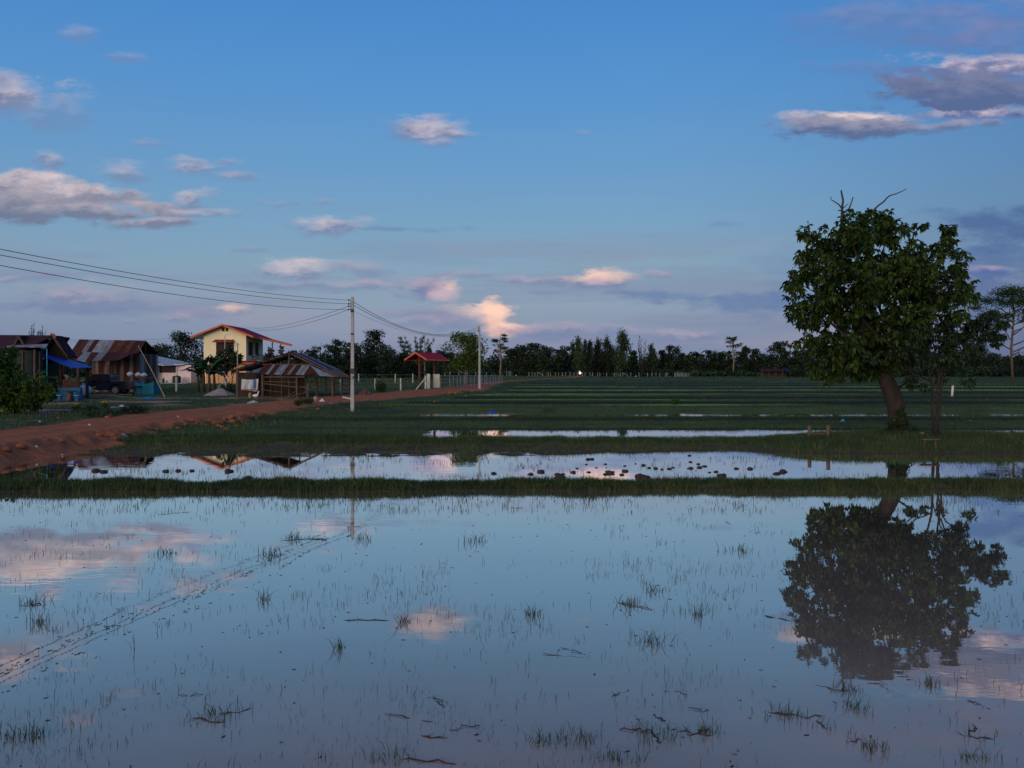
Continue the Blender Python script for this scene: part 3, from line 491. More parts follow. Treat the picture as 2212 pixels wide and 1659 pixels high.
# ------------------------------------------------------------------ foliage
def unit(v): return v/np.maximum(np.linalg.norm(v, axis=-1, keepdims=True), 1e-9)
def leaves(blobs, n, ln, wd, droop=.35, out=.6, hollow=.45, rosette=1, var=.35):
    """leaf-shaped faces spread through ellipsoid clumps (cx,cy,cz,rx,ry,rz); rosette > 1 groups them at twig ends"""
    B = np.array(blobs, float); wt = (B[:, 3]*B[:, 5]+B[:, 4]*B[:, 5]+B[:, 3]*B[:, 4]); wt /= wt.sum()
    m = max(1, n//rosette); k = RNG.choice(len(B), m, p=wt); d = unit(RNG.normal(size=(m, 3))); r = hollow+(1-hollow)*RNG.random((m, 1))**.8
    p = B[k, :3]+d*r*B[k, 3:6]*RNG.uniform(.8, 1.12, (m, 1)); p = np.repeat(p, rosette, 0); d = np.repeat(d, rosette, 0); bt = np.repeat(RNG.uniform(.7, 1.3, (len(B), 1))[k], rosette, 0)
    m2 = len(p); rd = unit(RNG.normal(size=(m2, 3))); dirv = unit(d*out+rd*(1-out)*1.3+np.array([0, 0, -droop])); 
    L_ = ln*RNG.uniform(.65, 1.2, (m2, 1)); W_ = wd*RNG.uniform(.7, 1.2, (m2, 1)); up = unit(RNG.normal(size=(m2, 3))*.5+np.array([0, 0, 1.])); side = unit(np.cross(dirv, up)); nr = np.cross(side, dirv)
    if rosette > 1:
        a = p; mid = a+dirv*L_*.5; tip = a+dirv*L_+np.array([0, 0, -.25])*L_
        V = np.stack([a, mid+side*W_*.5+nr*L_*.04, tip, mid-side*W_*.5+nr*L_*.04], 1)
    else:
        V = np.stack([p-dirv*L_*.5, p+side*W_*.5, p+dirv*L_*.5, p-side*W_*.5], 1)
    C = np.repeat(RNG.uniform(1-var, 1+var, (m2, 1))*bt*np.ones((1, 3)), 4, 0); yl = np.repeat(RNG.random(m2) < .06, 4); C[yl] *= (1.5, 1.25, .8)
    return V.reshape(-1, 3), np.arange(4*m2).reshape(m2, 4), C
def crown(parent, data, m, name='crown'):
    Vs, Fs, Cs, off = [], [], [], 0
    for V, Fc, C in data: Vs.append(V); Fs.append(Fc+off); Cs.append(C); off += len(V)
    return npmesh(name, np.concatenate(Vs), np.concatenate(Fs), m, parent, np.concatenate(Cs))
def limb(b, p0, p1, r0, r1, bend=.12, n=6, seg=4):
    p0, p1 = Vector(p0), Vector(p1); l = (p1-p0).length; pts = [p0.lerp(p1, i/seg)+(Vector((random.uniform(-1, 1), random.uniform(-1, 1), random.uniform(-.4, .6)))*l*bend*math.sin(math.pi*i/seg) if 0 < i < seg else Vector()) for i in range(seg+1)]
    b.tube(pts, [r0, r1], n)

# ------------------------------------------------------------------ the big broad-leaved tree on the island
YT = 32.0; u_ = sc(YT)
def zb(zx, zy, r, y=YT): p = P3(761.9+.1185*zx, 180.2+.1185*zy, y); return p, r*.1185*sc(y)
BIG = [(740,290,80),(820,300,85),(900,290,66),(680,330,56),(1040,310,72),(1000,380,76),(850,400,115),(720,420,95),(380,425,75),(450,440,64),(560,430,76),(350,480,45),(620,500,112),(480,560,100),(360,620,58),(760,560,140),(950,500,112),(1085,420,52),(1290,400,62),(1250,450,50),(1185,468,34),(1160,535,54),(1100,610,62),(1300,600,95),(1400,600,80),(1560,430,82),(1600,400,52),(1520,520,72),(1580,500,60),(1620,600,72),(1725,620,54),(1700,690,50),(1650,760,72),(1700,895,54),(1650,850,66),(1705,930,38),(1640,1020,55),(1560,1000,105),(1590,1150,62),(1450,1150,115),(1300,1080,150),(1450,900,160),(1400,750,140),(1200,750,140),(1150,900,170),(950,750,170),(950,950,190),(750,750,170),(700,950,190),(500,700,120),(370,740,82),(330,800,72),(500,850,140),(300,880,82),(230,900,52),(220,990,52),(300,1020,72),(450,1050,140),(300,1120,52),(330,1215,36),(400,1180,72),(600,1150,140),(800,1150,170),(1050,1150,170),(400,1320,60),(290,1380,52),(450,1400,80),(520,1330,70),(650,1350,118),(850,1350,140),(1100,1300,118),(560,1480,98),(700,1500,108),(480,1560,78),(420,1590,50),(600,1590,88),(900,1500,138),(800,1580,80),(1050,1520,110),(650,1640,50),(560,1650,60),(700,1650,70),(830,1650,70),(930,1640,60),(430,1640,36),(1050,700,120),(1180,650,90),(1000,620,80),(1100,820,120),(1250,700,90)]
gx, gy = (1140*.1185+761.9-512)/F*YT, YT; gz = hgt(gx, gy)-.05
tr = thing('broadleaf_tree', (gx, gy, gz), 'large leaning broad-leaved tree with bare dead twigs on top, on the grassy bank', 'tree')
o3 = Vector((gx, gy, gz)); bl = []; ccx = zb(960, 950, 1)[0]
for zx, zy, r in BIG:
    p, rr = zb(zx, zy, r); q = p-o3; dist = math.hypot(p.x-ccx.x, p.z-ccx.z); dep = math.sqrt(max(.3, 3.1**2-dist**2))
    if r > 100: 
        for s_ in (-.75, -.2, .45, .85): bl.append((q.x+random.uniform(-.2, .2), q.y+dep*s_, q.z+random.uniform(-.2, .2), rr, rr*1.1, rr*.85))
    else: bl.append((q.x, q.y+random.uniform(-.6, .6)*dep*.8, q.z, rr, rr*1.2, rr*.9))
crown(tr, [leaves([(*b[:3], b[3]*.9, b[4]*.9, b[5]*.85) for b in bl], 15500, .25, .125, .55, .35, .35, 7), leaves([b for b in bl if b[3] < .55], 6500, .24, .12, .6, .4, .3, 7)], M['lf_big'])
b = MB(); T = lambda x, y: Vector(P3(761.9+.1185*x, 286.7+.1185*y, YT))-o3
b.tube([T(1175, 1290), T(1150, 1200), T(1140, 1100), T(1128, 1000), T(1100, 900), T(1055, 800), T(1010, 700), T(960, 600)], [.50, .38, .33, .325, .32, .30, .25, .2], 14)
for a in range(5):
    an = a*1.26+.4; b.tube([T(1150, 1150)+Vector((0, 0, 0)), T(1150, 1215)+Vector((.36*math.cos(an), .36*math.sin(an), -.05)), T(1150, 1260)+Vector((.75*math.cos(an), .7*math.sin(an), -.2))], [.2, .15, .04], 7)
b.build('trunk', M['bark'], tr, True)
b = MB(); fork = T(960, 600)
for e in random.sample(bl, 26)+[x for x in bl if x[3] > .7][::5]: limb(b, fork+Vector((random.uniform(-.1, .1), 0, random.uniform(-.4, .3))), e[:3], random.uniform(.05, .13), .015, .10, 6, 5)
b.tube([T(1160, 850), T(1250, 790), T(1310, 745), T(1190, 650)], [.05, .035, .03, .02], 6)
b.build('branch', M['bark'], tr, True)
for pts, r in (([(676, 420), (676, 240), (685, 170), (668, 85)], (.075, .045, .04, .03)), ([(676, 242), (650, 205), (610, 180), (585, 165), (578, 145), (590, 146)], (.03, .025, .02, .016, .02, .012)), ([(735, 240), (752, 200), (768, 145), (780, 150)], (.03, .024, .02, .012)), ([(690, 235), (720, 205), (728, 200)], (.02, .014, .01)),
               ([(920, 300), (945, 250), (985, 213), (1030, 180), (1055, 150), (1080, 130), (1130, 115), (1180, 95), (1222, 72)], (.04, .036, .032, .03, .028, .024, .02, .016, .012))):
    b = MB(); b.tube([zb(x, y, 1)[0]-o3 for x, y in pts], list(r), 7); b.build('dead_branch', M['deadwood'], tr, True)
# vines and weeds climbing the foot of the trunk
vb = [(*(T(x, y)+Vector((0, -.35, 0))), r, r*.6, r) for x, y, r in ((1080,1180,.35),(1140,1130,.35),(1180,1220,.4),(1040,1230,.3),(1250,1240,.25),(1130,1060,.22))]
crown(tr, [leaves(vb, 1500, .12, .08, .3)], M['lf_small'], 'climbing_vine')

# slender many-stemmed tree beside it
YS = 30.6; zs = lambda x, y: P3(761.9+.1185*x, 286.7+.1185*y, YS)
sx = zs(1475, 1290).x; sz = hgt(sx, YS)-.05; o4 = Vector((sx, YS, sz))
tr = thing('slender_tree', o4, 'slender many-stemmed tree with fine grey-green leaves, right beside the big leaning tree', 'tree')
b = MB(); q = lambda x, y: zs(x, y)-o4
for pts, r in (([(1455,1290),(1440,1150),(1445,950),(1430,800),(1390,680),(1340,560)], .055),([(1485,1290),(1495,1100),(1490,1000),(1470,880),(1500,760),(1480,600),(1440,480)], .05),([(1495,1280),(1500,1150),(1510,950),(1515,790),(1560,730),(1660,670)], .045),([(1445,1250),(1435,1050),(1435,900),(1470,800)], .04),([(1470,1290),(1475,980),(1500,900),(1505,700),(1600,560)], .035),([(1440,800),(1300,740),(1190,650),(1050,560)], .03),([(1500,760),(1560,640),(1700,540),(1850,420)], .03)):
    b.tube([q(*p)+Vector((0, random.uniform(-.12, .12), 0)) for p in pts], [r, r*.5], 7)
b.build('trunk', M['bark'], tr, True)
SM = [(820,560,55),(900,600,70),(930,470,60),(1020,430,70),(1080,540,90),(1180,400,80),(1200,520,95),(1320,380,85),(1350,520,110),(1330,620,80),(1430,340,75),(1500,330,65),(1520,450,110),(1500,600,100),(1600,370,75),(1640,500,90),(1700,620,70),(1620,700,60),(1730,310,55),(1700,420,80),(1800,280,60),(1880,230,60),(1850,330,80),(1930,280,70),(1960,370,70),(2030,420,55),(1900,430,70),(2060,480,40),(1800,400,60),(1660,800,55),(1600,780,45),(1240,800,60),(1200,850,38),(1280,850,38),(1300,790,40),(1220,660,70),(1750,540,60)]
bl = []
for x, y, r in SM:
    p = q(x, y); rr = r*.1185*sc(YS); bl.append((p.x, p.y+random.uniform(-.8, .8), p.z, rr*1.1, rr*1.5, rr*.8))
    if r > 75: bl.append((p.x, p.y+random.choice((-1, 1))*1.2, p.z, rr, rr, rr*.8))
crown(tr, [leaves(bl, 15000, .15, .06, .45, .35, .2, 8)], M['lf_small'])

# ------------------------------------------------------------------ generic trees
def blobs_dome(w, h, n, low=.28, top=1.):
    out = []
    for i in range(n):
        t = (i+.5)/n; z = h*(low+(top-low)*t**.85)*random.uniform(.93, 1.03); rr = w*.5*math.sqrt(max(.05, 1-((t-.38)/.68)**2)); a = random.uniform(0, 6.28); k = rr*random.uniform(.15, .72); r = w*random.uniform(.15, .24)*(1-.35*t)
        out.append((k*math.cos(a), k*math.sin(a), min(z, h-r*.7), r*1.15, r*1.15, r*.8))
    return out
def tree(kind, px, top, wpx, base, y, m, label, group=None, name=None, trunk='bark', nleaf=None, lowf=None, rnd=None):
    gx = (px-512)/F*y; gz = min(hgt(gx, y), CH-(base-HZ)/F*y+.4) if base else hgt(gx, y)
    H = CH-(top-HZ)/F*y-gz; W_ = wpx*sc(y)*(2.0 if kind == 'column' and y > 125 else 1.6 if kind in ('dome', 'palm') and y > 125 else 1.15 if kind == 'bamboo' else 1); t_ = thing(name or {'dome': 'round_tree', 'column': 'eucalyptus_tree', 'sparse': 'sparse_tree', 'bamboo': 'bamboo_clump', 'palm': 'palm_tree', 'flat': 'tall_tree'}[kind], (gx, y, gz), label, 'bamboo' if kind == 'bamboo' else 'tree', group)
    s = max(.10, 1.5*sc(y)); b = MB()
    if kind == 'dome':
        bl = blobs_dome(W_, H, 26, .16 if lowf is None else lowf); n = nleaf or int(min(5200, 5.2*W_*H/s/s)); data = [leaves(bl, n, s*1.5, s*.95, .1, .3, .3)]
        b.tube([(0, 0, -.2), (W_*.02, 0, H*.3), (0, 0, H*.6)], [.03*H, .022*H, .008*H], 7)
        for e in random.sample(bl, 7): limb(b, (0, 0, H*random.uniform(.2, .4)), e[:3], .011*H, .003*H, .1, 5, 3)
    elif kind == 'column':
        bl = []; 
        for i in range(20):
            t1 = .18+.8*(i/19); r = W_*random.uniform(.17, .27)*(1.1-.5*abs(t1-.65)*2); a = random.uniform(0, 6.28); k = W_*.27*random.random()*math.sin(math.pi*min(1, t1+.05)); bl.append((k*math.cos(a), k*math.sin(a), H*t1*.97, r*.8, r*.8, r*1.3))
        data = [leaves(bl, nleaf or int(min(4200, 4.2*W_*H/s/s)), s*1.7, s*.6, .9, .2, .1)]
        for i in range(random.choice((1, 2, 3))): b.tube([(random.uniform(-.1, .1), 0, -.2), (random.uniform(-.06, .06)*H, 0, H*.5), (random.uniform(-.1, .1)*W_, 0, H*.92)], [.016*H, .012*H, .003*H], 6)
    elif kind == 'sparse':
        bl = []; b.tube([(0, 0, -.2), (.02*H, 0, H*.4), (-.02*H, 0, H*.75), (.02*H, 0, H*.97)], [.022*H, .017*H, .010*H, .003*H], 7)
        for i in range(15):
            t1 = random.uniform(.42, 1) if lowf is None else random.uniform(lowf, 1); a = random.uniform(0, 6.28); k = W_*.42*random.uniform(.35, 1)*math.sqrt(max(.1, 1-((t1-.68)/.42)**2)); r = W_*random.uniform(.07, .13); e = (k*math.cos(a), k*math.sin(a), H*t1-.3*r, r*1.5, r*1.4, r*.7); bl.append(e); limb(b, (0, 0, H*(t1-.18)), e[:3], .007*H, .002*H, .12, 5, 4)
        data = [leaves(bl, nleaf or int(min(3000, 1.7*W_*H/s/s)), s*1.1, s*.7, .1, .3, .0)]
    elif kind == 'bamboo':
        bl = []
        for i in range(16):
            a = random.uniform(-1.2, 1.2)*W_*.42; hh = H*random.uniform(.72, 1)*(1-.12*abs(a)/(W_*.5)); dy = random.uniform(-.4, .4)*W_*.5
            pts = [(a*.25, dy*.3, -.1), (a*.5, dy*.5, hh*.5), (a*.85, dy*.8, hh*.88), (a*1.15, dy, hh)]; b.tube(pts, [.02+.002*H, .01], 5)
            for j in range(7): t1 = .3+.7*j/6; k = a*(.35+.8*t1**1.6); r = W_*.075*(1.6-t1); bl.append((k, dy*t1, hh*min(1, t1+.02), r*1.3, r*1.3, H*.055))
        data = [leaves(bl, nleaf or int(min(3400, 2.4*W_*H/s/s)), s*1.6, s*.4, .5, .2, .0)]
    elif kind == 'palm':
        b.tube([(0, 0, -.2), (.2, 0, H*.5), (0, 0, H*.86)], [.16, .14, .11], 8); V = []; Fq = []; C = []
        for i in range(18):
            a = i*2.4; el = random.uniform(-.5, 1.2); Lf = W_*.55; p = Vector((0, 0, H*.86)); d = Vector((math.cos(a)*math.cos(el), math.sin(a)*math.cos(el), math.sin(el))); sd_ = d.cross(Vector((0, 0, 1))).normalized(); prev = None
            for j in range(7):
                w2 = Lf*.16*math.sin(math.pi*(j+.6)/7.4); c = p.copy(); V += [c-sd_*w2+Vector((0, 0, -w2*.5)), c, c+sd_*w2+Vector((0, 0, -w2*.5))]; n_ = len(V)
                if j: Fq += [(n_-6, n_-5, n_-2, n_-3), (n_-5, n_-4, n_-1, n_-2)]
                p = p+d*Lf/6; d = (d+Vector((0, 0, -.24))).normalized()
        data = [(np.array([tuple(v) for v in V]), np.array(Fq), np.ones((len(V), 3)))]
    elif kind == 'flat':
        bl = []; b.tube([(0, 0, -.2), (-.02*H, 0, H*.35), (.01*H, 0, H*.7), (.0, 0, H*.95)], [.015*H, .012*H, .008*H, .002*H], 8)
        for cx_, cz_, r_ in rnd:
            e = (cx_*W_, random.uniform(-.25, .25)*W_, cz_*H, r_*W_*1.45, r_*W_*1.4, r_*W_*.5); bl.append(e); limb(b, (0, 0, H*(cz_-.16)), (e[0], e[1], e[2]-e[5]*.3), .008*H, .002*H, .10, 5, 5)
        data = [leaves(bl, nleaf, s*1.2, s*.7, .0, .3, .0)]
    crown(t_, data, m); b.build('trunk', M[trunk], t_, True); return t_

# tall flat-crowned tree at the right edge
tree('flat', 1013, 288, 66, 0, 120, M['lf_mid'], 'tall pale-trunked tree with flat layered crown at the far right edge', name='tall_tree', trunk='wood', nleaf=14000,
     rnd=[(0,.965,.22),(-.22,.93,.2),(.22,.93,.2),(-.38,.87,.17),(.4,.88,.18),(-.46,.80,.14),(.1,.86,.2),(-.18,.83,.2),(.38,.76,.2),(-.3,.73,.14),(.46,.68,.14),(.2,.66,.16),(-.15,.70,.12),(.35,.55,.17),(.5,.48,.12),(-.22,.6,.09),(.22,.45,.12),(-.32,.50,.07)])
# bright green tree by the railings
Y_ = 96
t_ = tree('dome', 465, 331.5, 54, 0, Y_, M['lf_bright'], 'bright green bushy tree standing behind the metal railings', name='mango_tree', trunk='palebark', nleaf=5200, lowf=.32)
# tree beside it
tree('sparse', 500, 332, 24, 0, 150, M['lf_mid'], 'thin open-crowned tree right of the bright green tree', trunk='palebark', lowf=.4, nleaf=1500)
tree('dome', 374.5, 330, 27, 0, 155, M['lf_dark'], 'tall dark dome-shaped tree behind the gate shelter, left of the bamboo')
tree('bamboo', 416, 332, 27, 0, 150, M['lf_mid'], 'feathery pale bamboo clump rising behind the red-roofed gate shelter', nleaf=6000)
tree('column', 429.5, 346, 9, 0, 170, M['lf_mid'], 'small pointed tree just right of the feathery bamboo clump')
tree('dome', 181, 331, 40, 0, 135, M['lf_dark'], 'big dark round tree behind the pink bungalow, left of the yellow house', nleaf=5200, lowf=.08)
tree('dome', 162, 345, 22, 0, 140, M['lf_dark'], 'low dark tree behind the rusty hut, left of the big dark round tree', lowf=.08)
for px, tp in ((33, 323), (41.5, 324), (49, 328.5)): tree('bamboo', px, tp, 7, 0, 84, M['lf_mid'], {33: 'leftmost leafy shoot above the dark tiled roof', 41.5: 'middle leafy shoot above the dark tiled roof', 49: 'right, lower leafy shoot above the dark tiled roof'}[px], 'leafy shoots behind the dark tiled roof', name='leafy_shoot', nleaf=1500)
tree('palm', 57, 331, 8, 0, 84, M['lf_mid'], 'small drooping palm top at the right end of the dark tiled roof ridge')
# trees behind the village and along the far side of the fields: each its own tree
def cluster(lst, y0, group, label, m, kind='dome'):
    lst = sorted(lst, key=lambda q: q[0]); c_ = 0
    for i, it in enumerate(lst):
        px, tp, w = it[:3]; k = it[3] if len(it) > 3 else kind; mm = it[4] if len(it) > 4 else m
        if len(it) < 6: lb = ORD[c_]+' from the left of the '+label; c_ += 1
        tree(k, px, tp, w, 0, y0+random.uniform(-8, 12), M[mm], it[5] if len(it) > 5 else lb, group if len(it) < 6 else None)
cluster([(270,347,9),(281,346,7),(295,350,18),(310,349,15),(321,341,22,'sparse','lf_mid','open wispy tree between the yellow house and the near power pole'),(336,339,20),(347,342,16),(356,343,16),(388,349,22),(403,352,18)], 150, 'dark trees behind the village between the house and the shelter', 'dark trees between yellow house and gate shelter', 'lf_dark')
cluster([(440,350,16),(452,352,18),(512,348,16),(522,344,18),(534,342.5,19),(545,345,17),(556,349,18),(566,345,13),(573,343,10,'column')], 262, 'round dark trees left of the headlight', 'round dark belt trees left of the headlight', 'lf_dark')
cluster([(578,338,12,'column','lf_mid'),(585,340,10,'column','lf_mid'),(590,340,10,'column','lf_dark'),(598,340,13,'column','lf_dark'),(607,338,14,'column','lf_dark'),(602,352,14,'column','lf_mid'),(611,350,11,'column','lf_mid')], 250, 'upright trees just right of the headlight', 'upright slim trees right of the headlight', 'lf_mid')
tree('column', 622, 333.3, 19, 0, 245, M['lf_mid'], 'tallest broad columnar tree of the far belt, right of the headlight')
tree('bamboo', 641, 336, 10, 0, 250, M['lf_mid'], 'feathery twin-topped clump right of the tallest columnar tree', name='bamboo_clump')
cluster([(632,350,11),(651,345,13,'column','lf_mid'),(663,350,12),(672,345,18),(684,353,13),(692,352,12),(700,351,10,'palm','lf_dark','dark palm in the middle of the far tree belt'),(711,350,14),(720,352,13),(729,351,10)], 262, 'dark trees right of the tallest columnar tree', 'dark belt trees between columnar and wispy trees', 'lf_dark')
tree('sparse', 733, 336, 24, 0, 245, M['lf_mid'], 'wispy half-bare tree sticking out of the far belt', trunk='palebark', nleaf=900, lowf=.5)
cluster([(744,346,14),(754,348,12),(762,354,9)], 258, 'dark trees right of the wispy tree', 'dark trees right of the wispy tree', 'lf_dark')
tree('dome', 780, 341, 22, 0, 235, M['lf_dark'], 'large dark round-topped tree left of the big tree, above the blue roof')
cluster([(770,355,9),(795,350,16),(806,349,18),(820,352,20),(838,350,20),(856,352,20),(874,350,20),(892,352,20),(912,352,20),(932,350,20),(950,351,18),(968,345,18),(980,346,16),(992,352,15),(1005,356,16),(1018,355,16),(1032,352,16)], 240, 'dark trees behind the big tree', 'dark trees behind and beside the big tree', 'lf_dark')
cluster([(1050,345,26),(1075,350,24),(1100,346,26),(-12,346,24),(-34,348,24),(-60,345,30),(100,350,24),(125,352,24),(212,352,24),(240,352,22),(75,352,22)], 200, 'trees beyond the village huts', 'dark distant trees beyond the village and field edges', 'lf_dark')
# undergrowth closing the foot of the belt
def hedge(name, px0, px1, y, top0, top1, m, n, seed):
    bl = []; k = int(abs(px1-px0)/4)
    for i in range(k):
        px = px0+(px1-px0)*(i+random.random())/k; yy = y+random.uniform(-4, 6); x = (px-512)/F*yy; z0 = hgt(x, yy); zt = CH-(random.uniform(top0, top1)-HZ)/F*yy; hh = max(.6, zt-z0); bl.append((x, yy, z0+hh*.45, 5*sc(yy)*random.uniform(.8, 1.5), 2.5, hh*.55))
    V, Fc, C = leaves(bl, n, 2.8*sc(y), 1.9*sc(y), .1, .3, .2); o = npmesh(name, V, Fc, M[m], None, C); o['kind'] = 'stuff'
hedge('distant_wood', -80, 1110, 300, 350, 357, 'lf_dark', 60000, 1); hedge('undergrowth', 430, 1090, 268, 356, 366, 'lf_dark', 30000, 1); hedge('undergrowth', -60, 440, 170, 357, 364, 'lf_dark', 20000, 2); hedge('undergrowth', 790, 1090, 225, 362, 369, 'lf_dark', 9000, 4)
hedge('dry_scrub', 690, 800, 238, 369, 372, 'lf_small', 3500, 3); hedge('undergrowth', -90, 1120, 258, 368, 371, 'lf_dark', 26000, 5)
# ------------------------------------------------------------------ village
def base_at(px, y, dz=0): x = (px-512)/F*y; return Vector((x, y, hgt(x, y)+dz))
RUSTS = [(.085,.035,.028), (.11,.042,.03), (.07,.03,.028), (.14,.06,.035), (.30,.34,.38), (.22,.24,.27), (.10,.04,.03), (.08,.034,.03)]
def strips(b, a0, a1, c0, c1, n, cols, t=.02, jag=0, sag=0):
    """corrugated sheets side by side between two edges a0-a1 (top) and c0-c1 (bottom), slightly uneven"""
    a0, a1, c0, c1 = map(Vector, (a0, a1, c0, c1))
    for i in range(n):
        s0, s1 = i/n, (i+1)/n; j = random.uniform(-jag, jag); dz = Vector((0, 0, .004*(i % 2)+.003)); dn = Vector((0, 0, -sag))
        q0, q1, r0, r1 = a0.lerp(a1, s0)+dz, a0.lerp(a1, s1)+dz, c0.lerp(c1, s0)+dz, c0.lerp(c1, s1)+dz; r0 = q0+(r0-q0)*(1+j); r1 = q1+(r1-q1)*(1+j)
        mp = lambda p, q, s: p.lerp(q, .5)+dn*4*s*(1-s)
        b.tint = cols[i % len(cols)] if isinstance(cols, list) else cols
        m0, m1 = mp(q0, r0, s0), mp(q1, r1, s1); b.slab([m0, m1, q1, q0], t); b.slab([r0+dn*4*s0*(1-s0), r1+dn*4*s1*(1-s1), m1, m0], t)
    b.tint = (1, 1, 1); return b

# --- yellow two-storey house
Y0 = 107; k = .0889*sc(Y0); X0 = (222.4-512)/F*Y0; g0 = hgt(X0, Y0)
h = thing('house', (X0, Y0, g0), 'cream two-storey house with a red metal roof and orange eaves', 'house')
def ph(zx_, zy_, v): p = P3(180.2+zx_*.0889, 311.3+.0889*zy_, Y0+v); return Vector((p.x-X0, v, p.z-g0))
zx = lambda z: (z-475)*k; zz = lambda z: CH-(311.3+.0889*z-HZ)*sc(Y0)-g0
rt_ = zz(147); xl, xr = zx(265), zx(742); el_ = ph(120, 284, -.9); A0 = ph(475, 145, -.9); R1 = ph(820, 281, -.9)
sl_l = (A0.z-el_.z)/(A0.x-el_.x); sl_r = (A0.z-R1.z)/(R1.x-A0.x); D_ = 7.2; roofz = lambda x: A0.z-(sl_l*(A0.x-x) if x < A0.x else sl_r*(x-A0.x))
b = MB(); wz = lambda x: roofz(x)-.14
b.add([(xl,0,0),(xr,0,0),(xr,0,wz(xr)),(A0.x,0,wz(A0.x)),(xl,0,wz(xl)),(xl,D_,0),(xr,D_,0),(xr,D_,wz(xr)),(A0.x,D_,wz(A0.x)),(xl,D_,wz(xl))], [(0,1,2,3,4),(5,9,8,7,6),(5,0,4,9),(1,6,7,2),(4,3,8,9),(3,2,7,8)])
b.build('wall', M['cream'], h)
MB().box(xl+.3, xr+.03, -.06, -.003, .0, zz(592)).build('ground_floor_wall', M['peach'], h)
b = MB(); yb = D_+.7; b.slab([el_, A0, (A0.x, yb, A0.z), (el_.x, yb, el_.z)], .10); b.slab([A0, R1, (R1.x, yb, R1.z), (A0.x, yb, A0.z)], .10)
c1, c2, c3 = ph(915, 302, 1.6), ph(1260, 379, 2.2), ph(1262, 372, 5.2); b.slab([(R1.x-.1, 1.5, roofz(R1.x-.1)-.02), c2, c3, (R1.x-.1, yb-.1, roofz(R1.x-.1)-.02)], .08); rf = b.build('roof', M['redroof'], h)
b = MB()
def fasc(p, q_):
    p, q_ = Vector(p)+Vector((0, -.06, .0)), Vector(q_)+Vector((0, -.06, .0)); b.add([p+Vector((0,0,.05)), q_+Vector((0,0,.05)), q_-Vector((0,0,.20)), p-Vector((0,0,.20)), p+Vector((0,.05,.05)), q_+Vector((0,.05,.05)), q_+Vector((0,.05,-.20)), p+Vector((0,.05,-.20))], [(3,2,1,0),(4,5,6,7),(0,1,5,4),(1,2,6,5),(2,3,7,6),(3,0,4,7)])
fasc(el_, A0); fasc(A0, R1); fasc((R1.x-.1, 1.5, roofz(R1.x)-.0), c2); b.box(el_.x-.06, el_.x, -.9, yb, el_.z-.22, el_.z+.03); b.box(R1.x+.002, R1.x+.05, -.9, 1.45, R1.z-.22, R1.z+.03); b.build('fascia', M['orange'], rf)
b = MB(); b.slab([(el_.x+.1, -.85, el_.z-.16), (xl, -.85, wz(xl)-.03), (xl, yb-.1, wz(xl)-.03), (el_.x+.1, yb-.1, el_.z-.16)], .03); b.build('soffit', M['soffit'], h)
for x0_, x1_ in ((470, 500), (512, 542)): MB().box(zx(x0_), zx(x1_), -.04, -.003, zz(224), zz(186)).build('vent', M['glass'], h)
w = MB(); x0_, x1_, z0_, z1_ = zx(410), zx(600), zz(485), zz(350)
for x in np.linspace(x0_, x1_, 4): w.box(x-.04, x+.04, -.09, -.003, z0_, z1_)
w.box(x0_+.041, x1_-.041, -.085, -.003, z0_-.04, z0_+.04); w.box(x0_+.041, x1_-.041, -.085, -.003, z1_-.06, z1_); w = w.build('window', M['brown'], h)
MB().box(x0_+.04, x1_-.04, -.05, -.004, z0_+.04, z1_-.06).build('pane', M['glass'], w)
b = MB(); strips(b, (zx(392), -.05, zz(318)), (zx(604), -.05, zz(318)), (zx(378), -.75, zz(348)), (zx(606), -.75, zz(352)), 8, [(.42,.09,.055), (.34,.07,.045)], .03); b.build('awning', M['rust'], h)
for v0, v1 in ((.9, 2.5), (3.8, 5.0)):                              # windows of the receding right-hand wall
    z0_, z1_ = zz(492), zz(342); w = MB().box(xr+.003, xr+.08, v0, v1, z0_, z1_).build('window', M['brown'], h); w2 = MB()
    for a_, c_ in ((.1, .46), (.54, .9)): w2.box(xr+.083, xr+.10, v0+(v1-v0)*a_, v0+(v1-v0)*c_, z0_+.15, z1_-.12)
    w2.build('pane', M['glass'], w)
MB().box(xr+.003, xr+1.3, 3.3, D_, zz(556), zz(545)).build('balcony_floor', M['cream'], h)
b = MB(); b.box(xr+.02, xr+1.3, 3.25, 3.3, zz(487), zz(481)); b.box(xr+1.25, xr+1.3, 3.35, D_, zz(487), zz(481))
for i in range(9): b.box(xr+.1+i*.14, xr+.13+i*.14, 3.26, 3.29, zz(545), zz(487))
for i in range(12): b.box(xr+1.26, xr+1.29, 3.5+i*.3, 3.53+i*.3, zz(545), zz(487))
b.build('balcony_rail', M['brown'], h)
ac = MB().box(xr+.1, xr+.42, 2.3, 3.1, zz(533), zz(481)).build('air_conditioner', M['whitepost'], h, bevel=.02)
MB().tube([(xr+.26, 2.28, zz(507)), (xr+.26, 2.295, zz(507))], .14, 14).build('fan_grille', M['black'], ac)
for x, zt in ((1036, 340), (1131, 362)): p = ph(x, zt, 2.6); MB().box(p.x-.06, p.x+.06, 2.55, 2.67, 0, p.z).build('canopy_post', M['brown'], h)
b = MB(); strips(b, (zx(660), -.08, zz(556)), (zx(870), -.08, zz(556)), (zx(640), -1.2, zz(582)), (zx(870), -1.2, zz(582)), 8, [(.40,.03,.05), (.33,.025,.045)], .03); b.build('porch_roof', M['rust'], h)
MB().box(zx(640), zx(870), -1.23, -1.20, zz(590), zz(580)).build('porch_fascia', M['orange'], h)

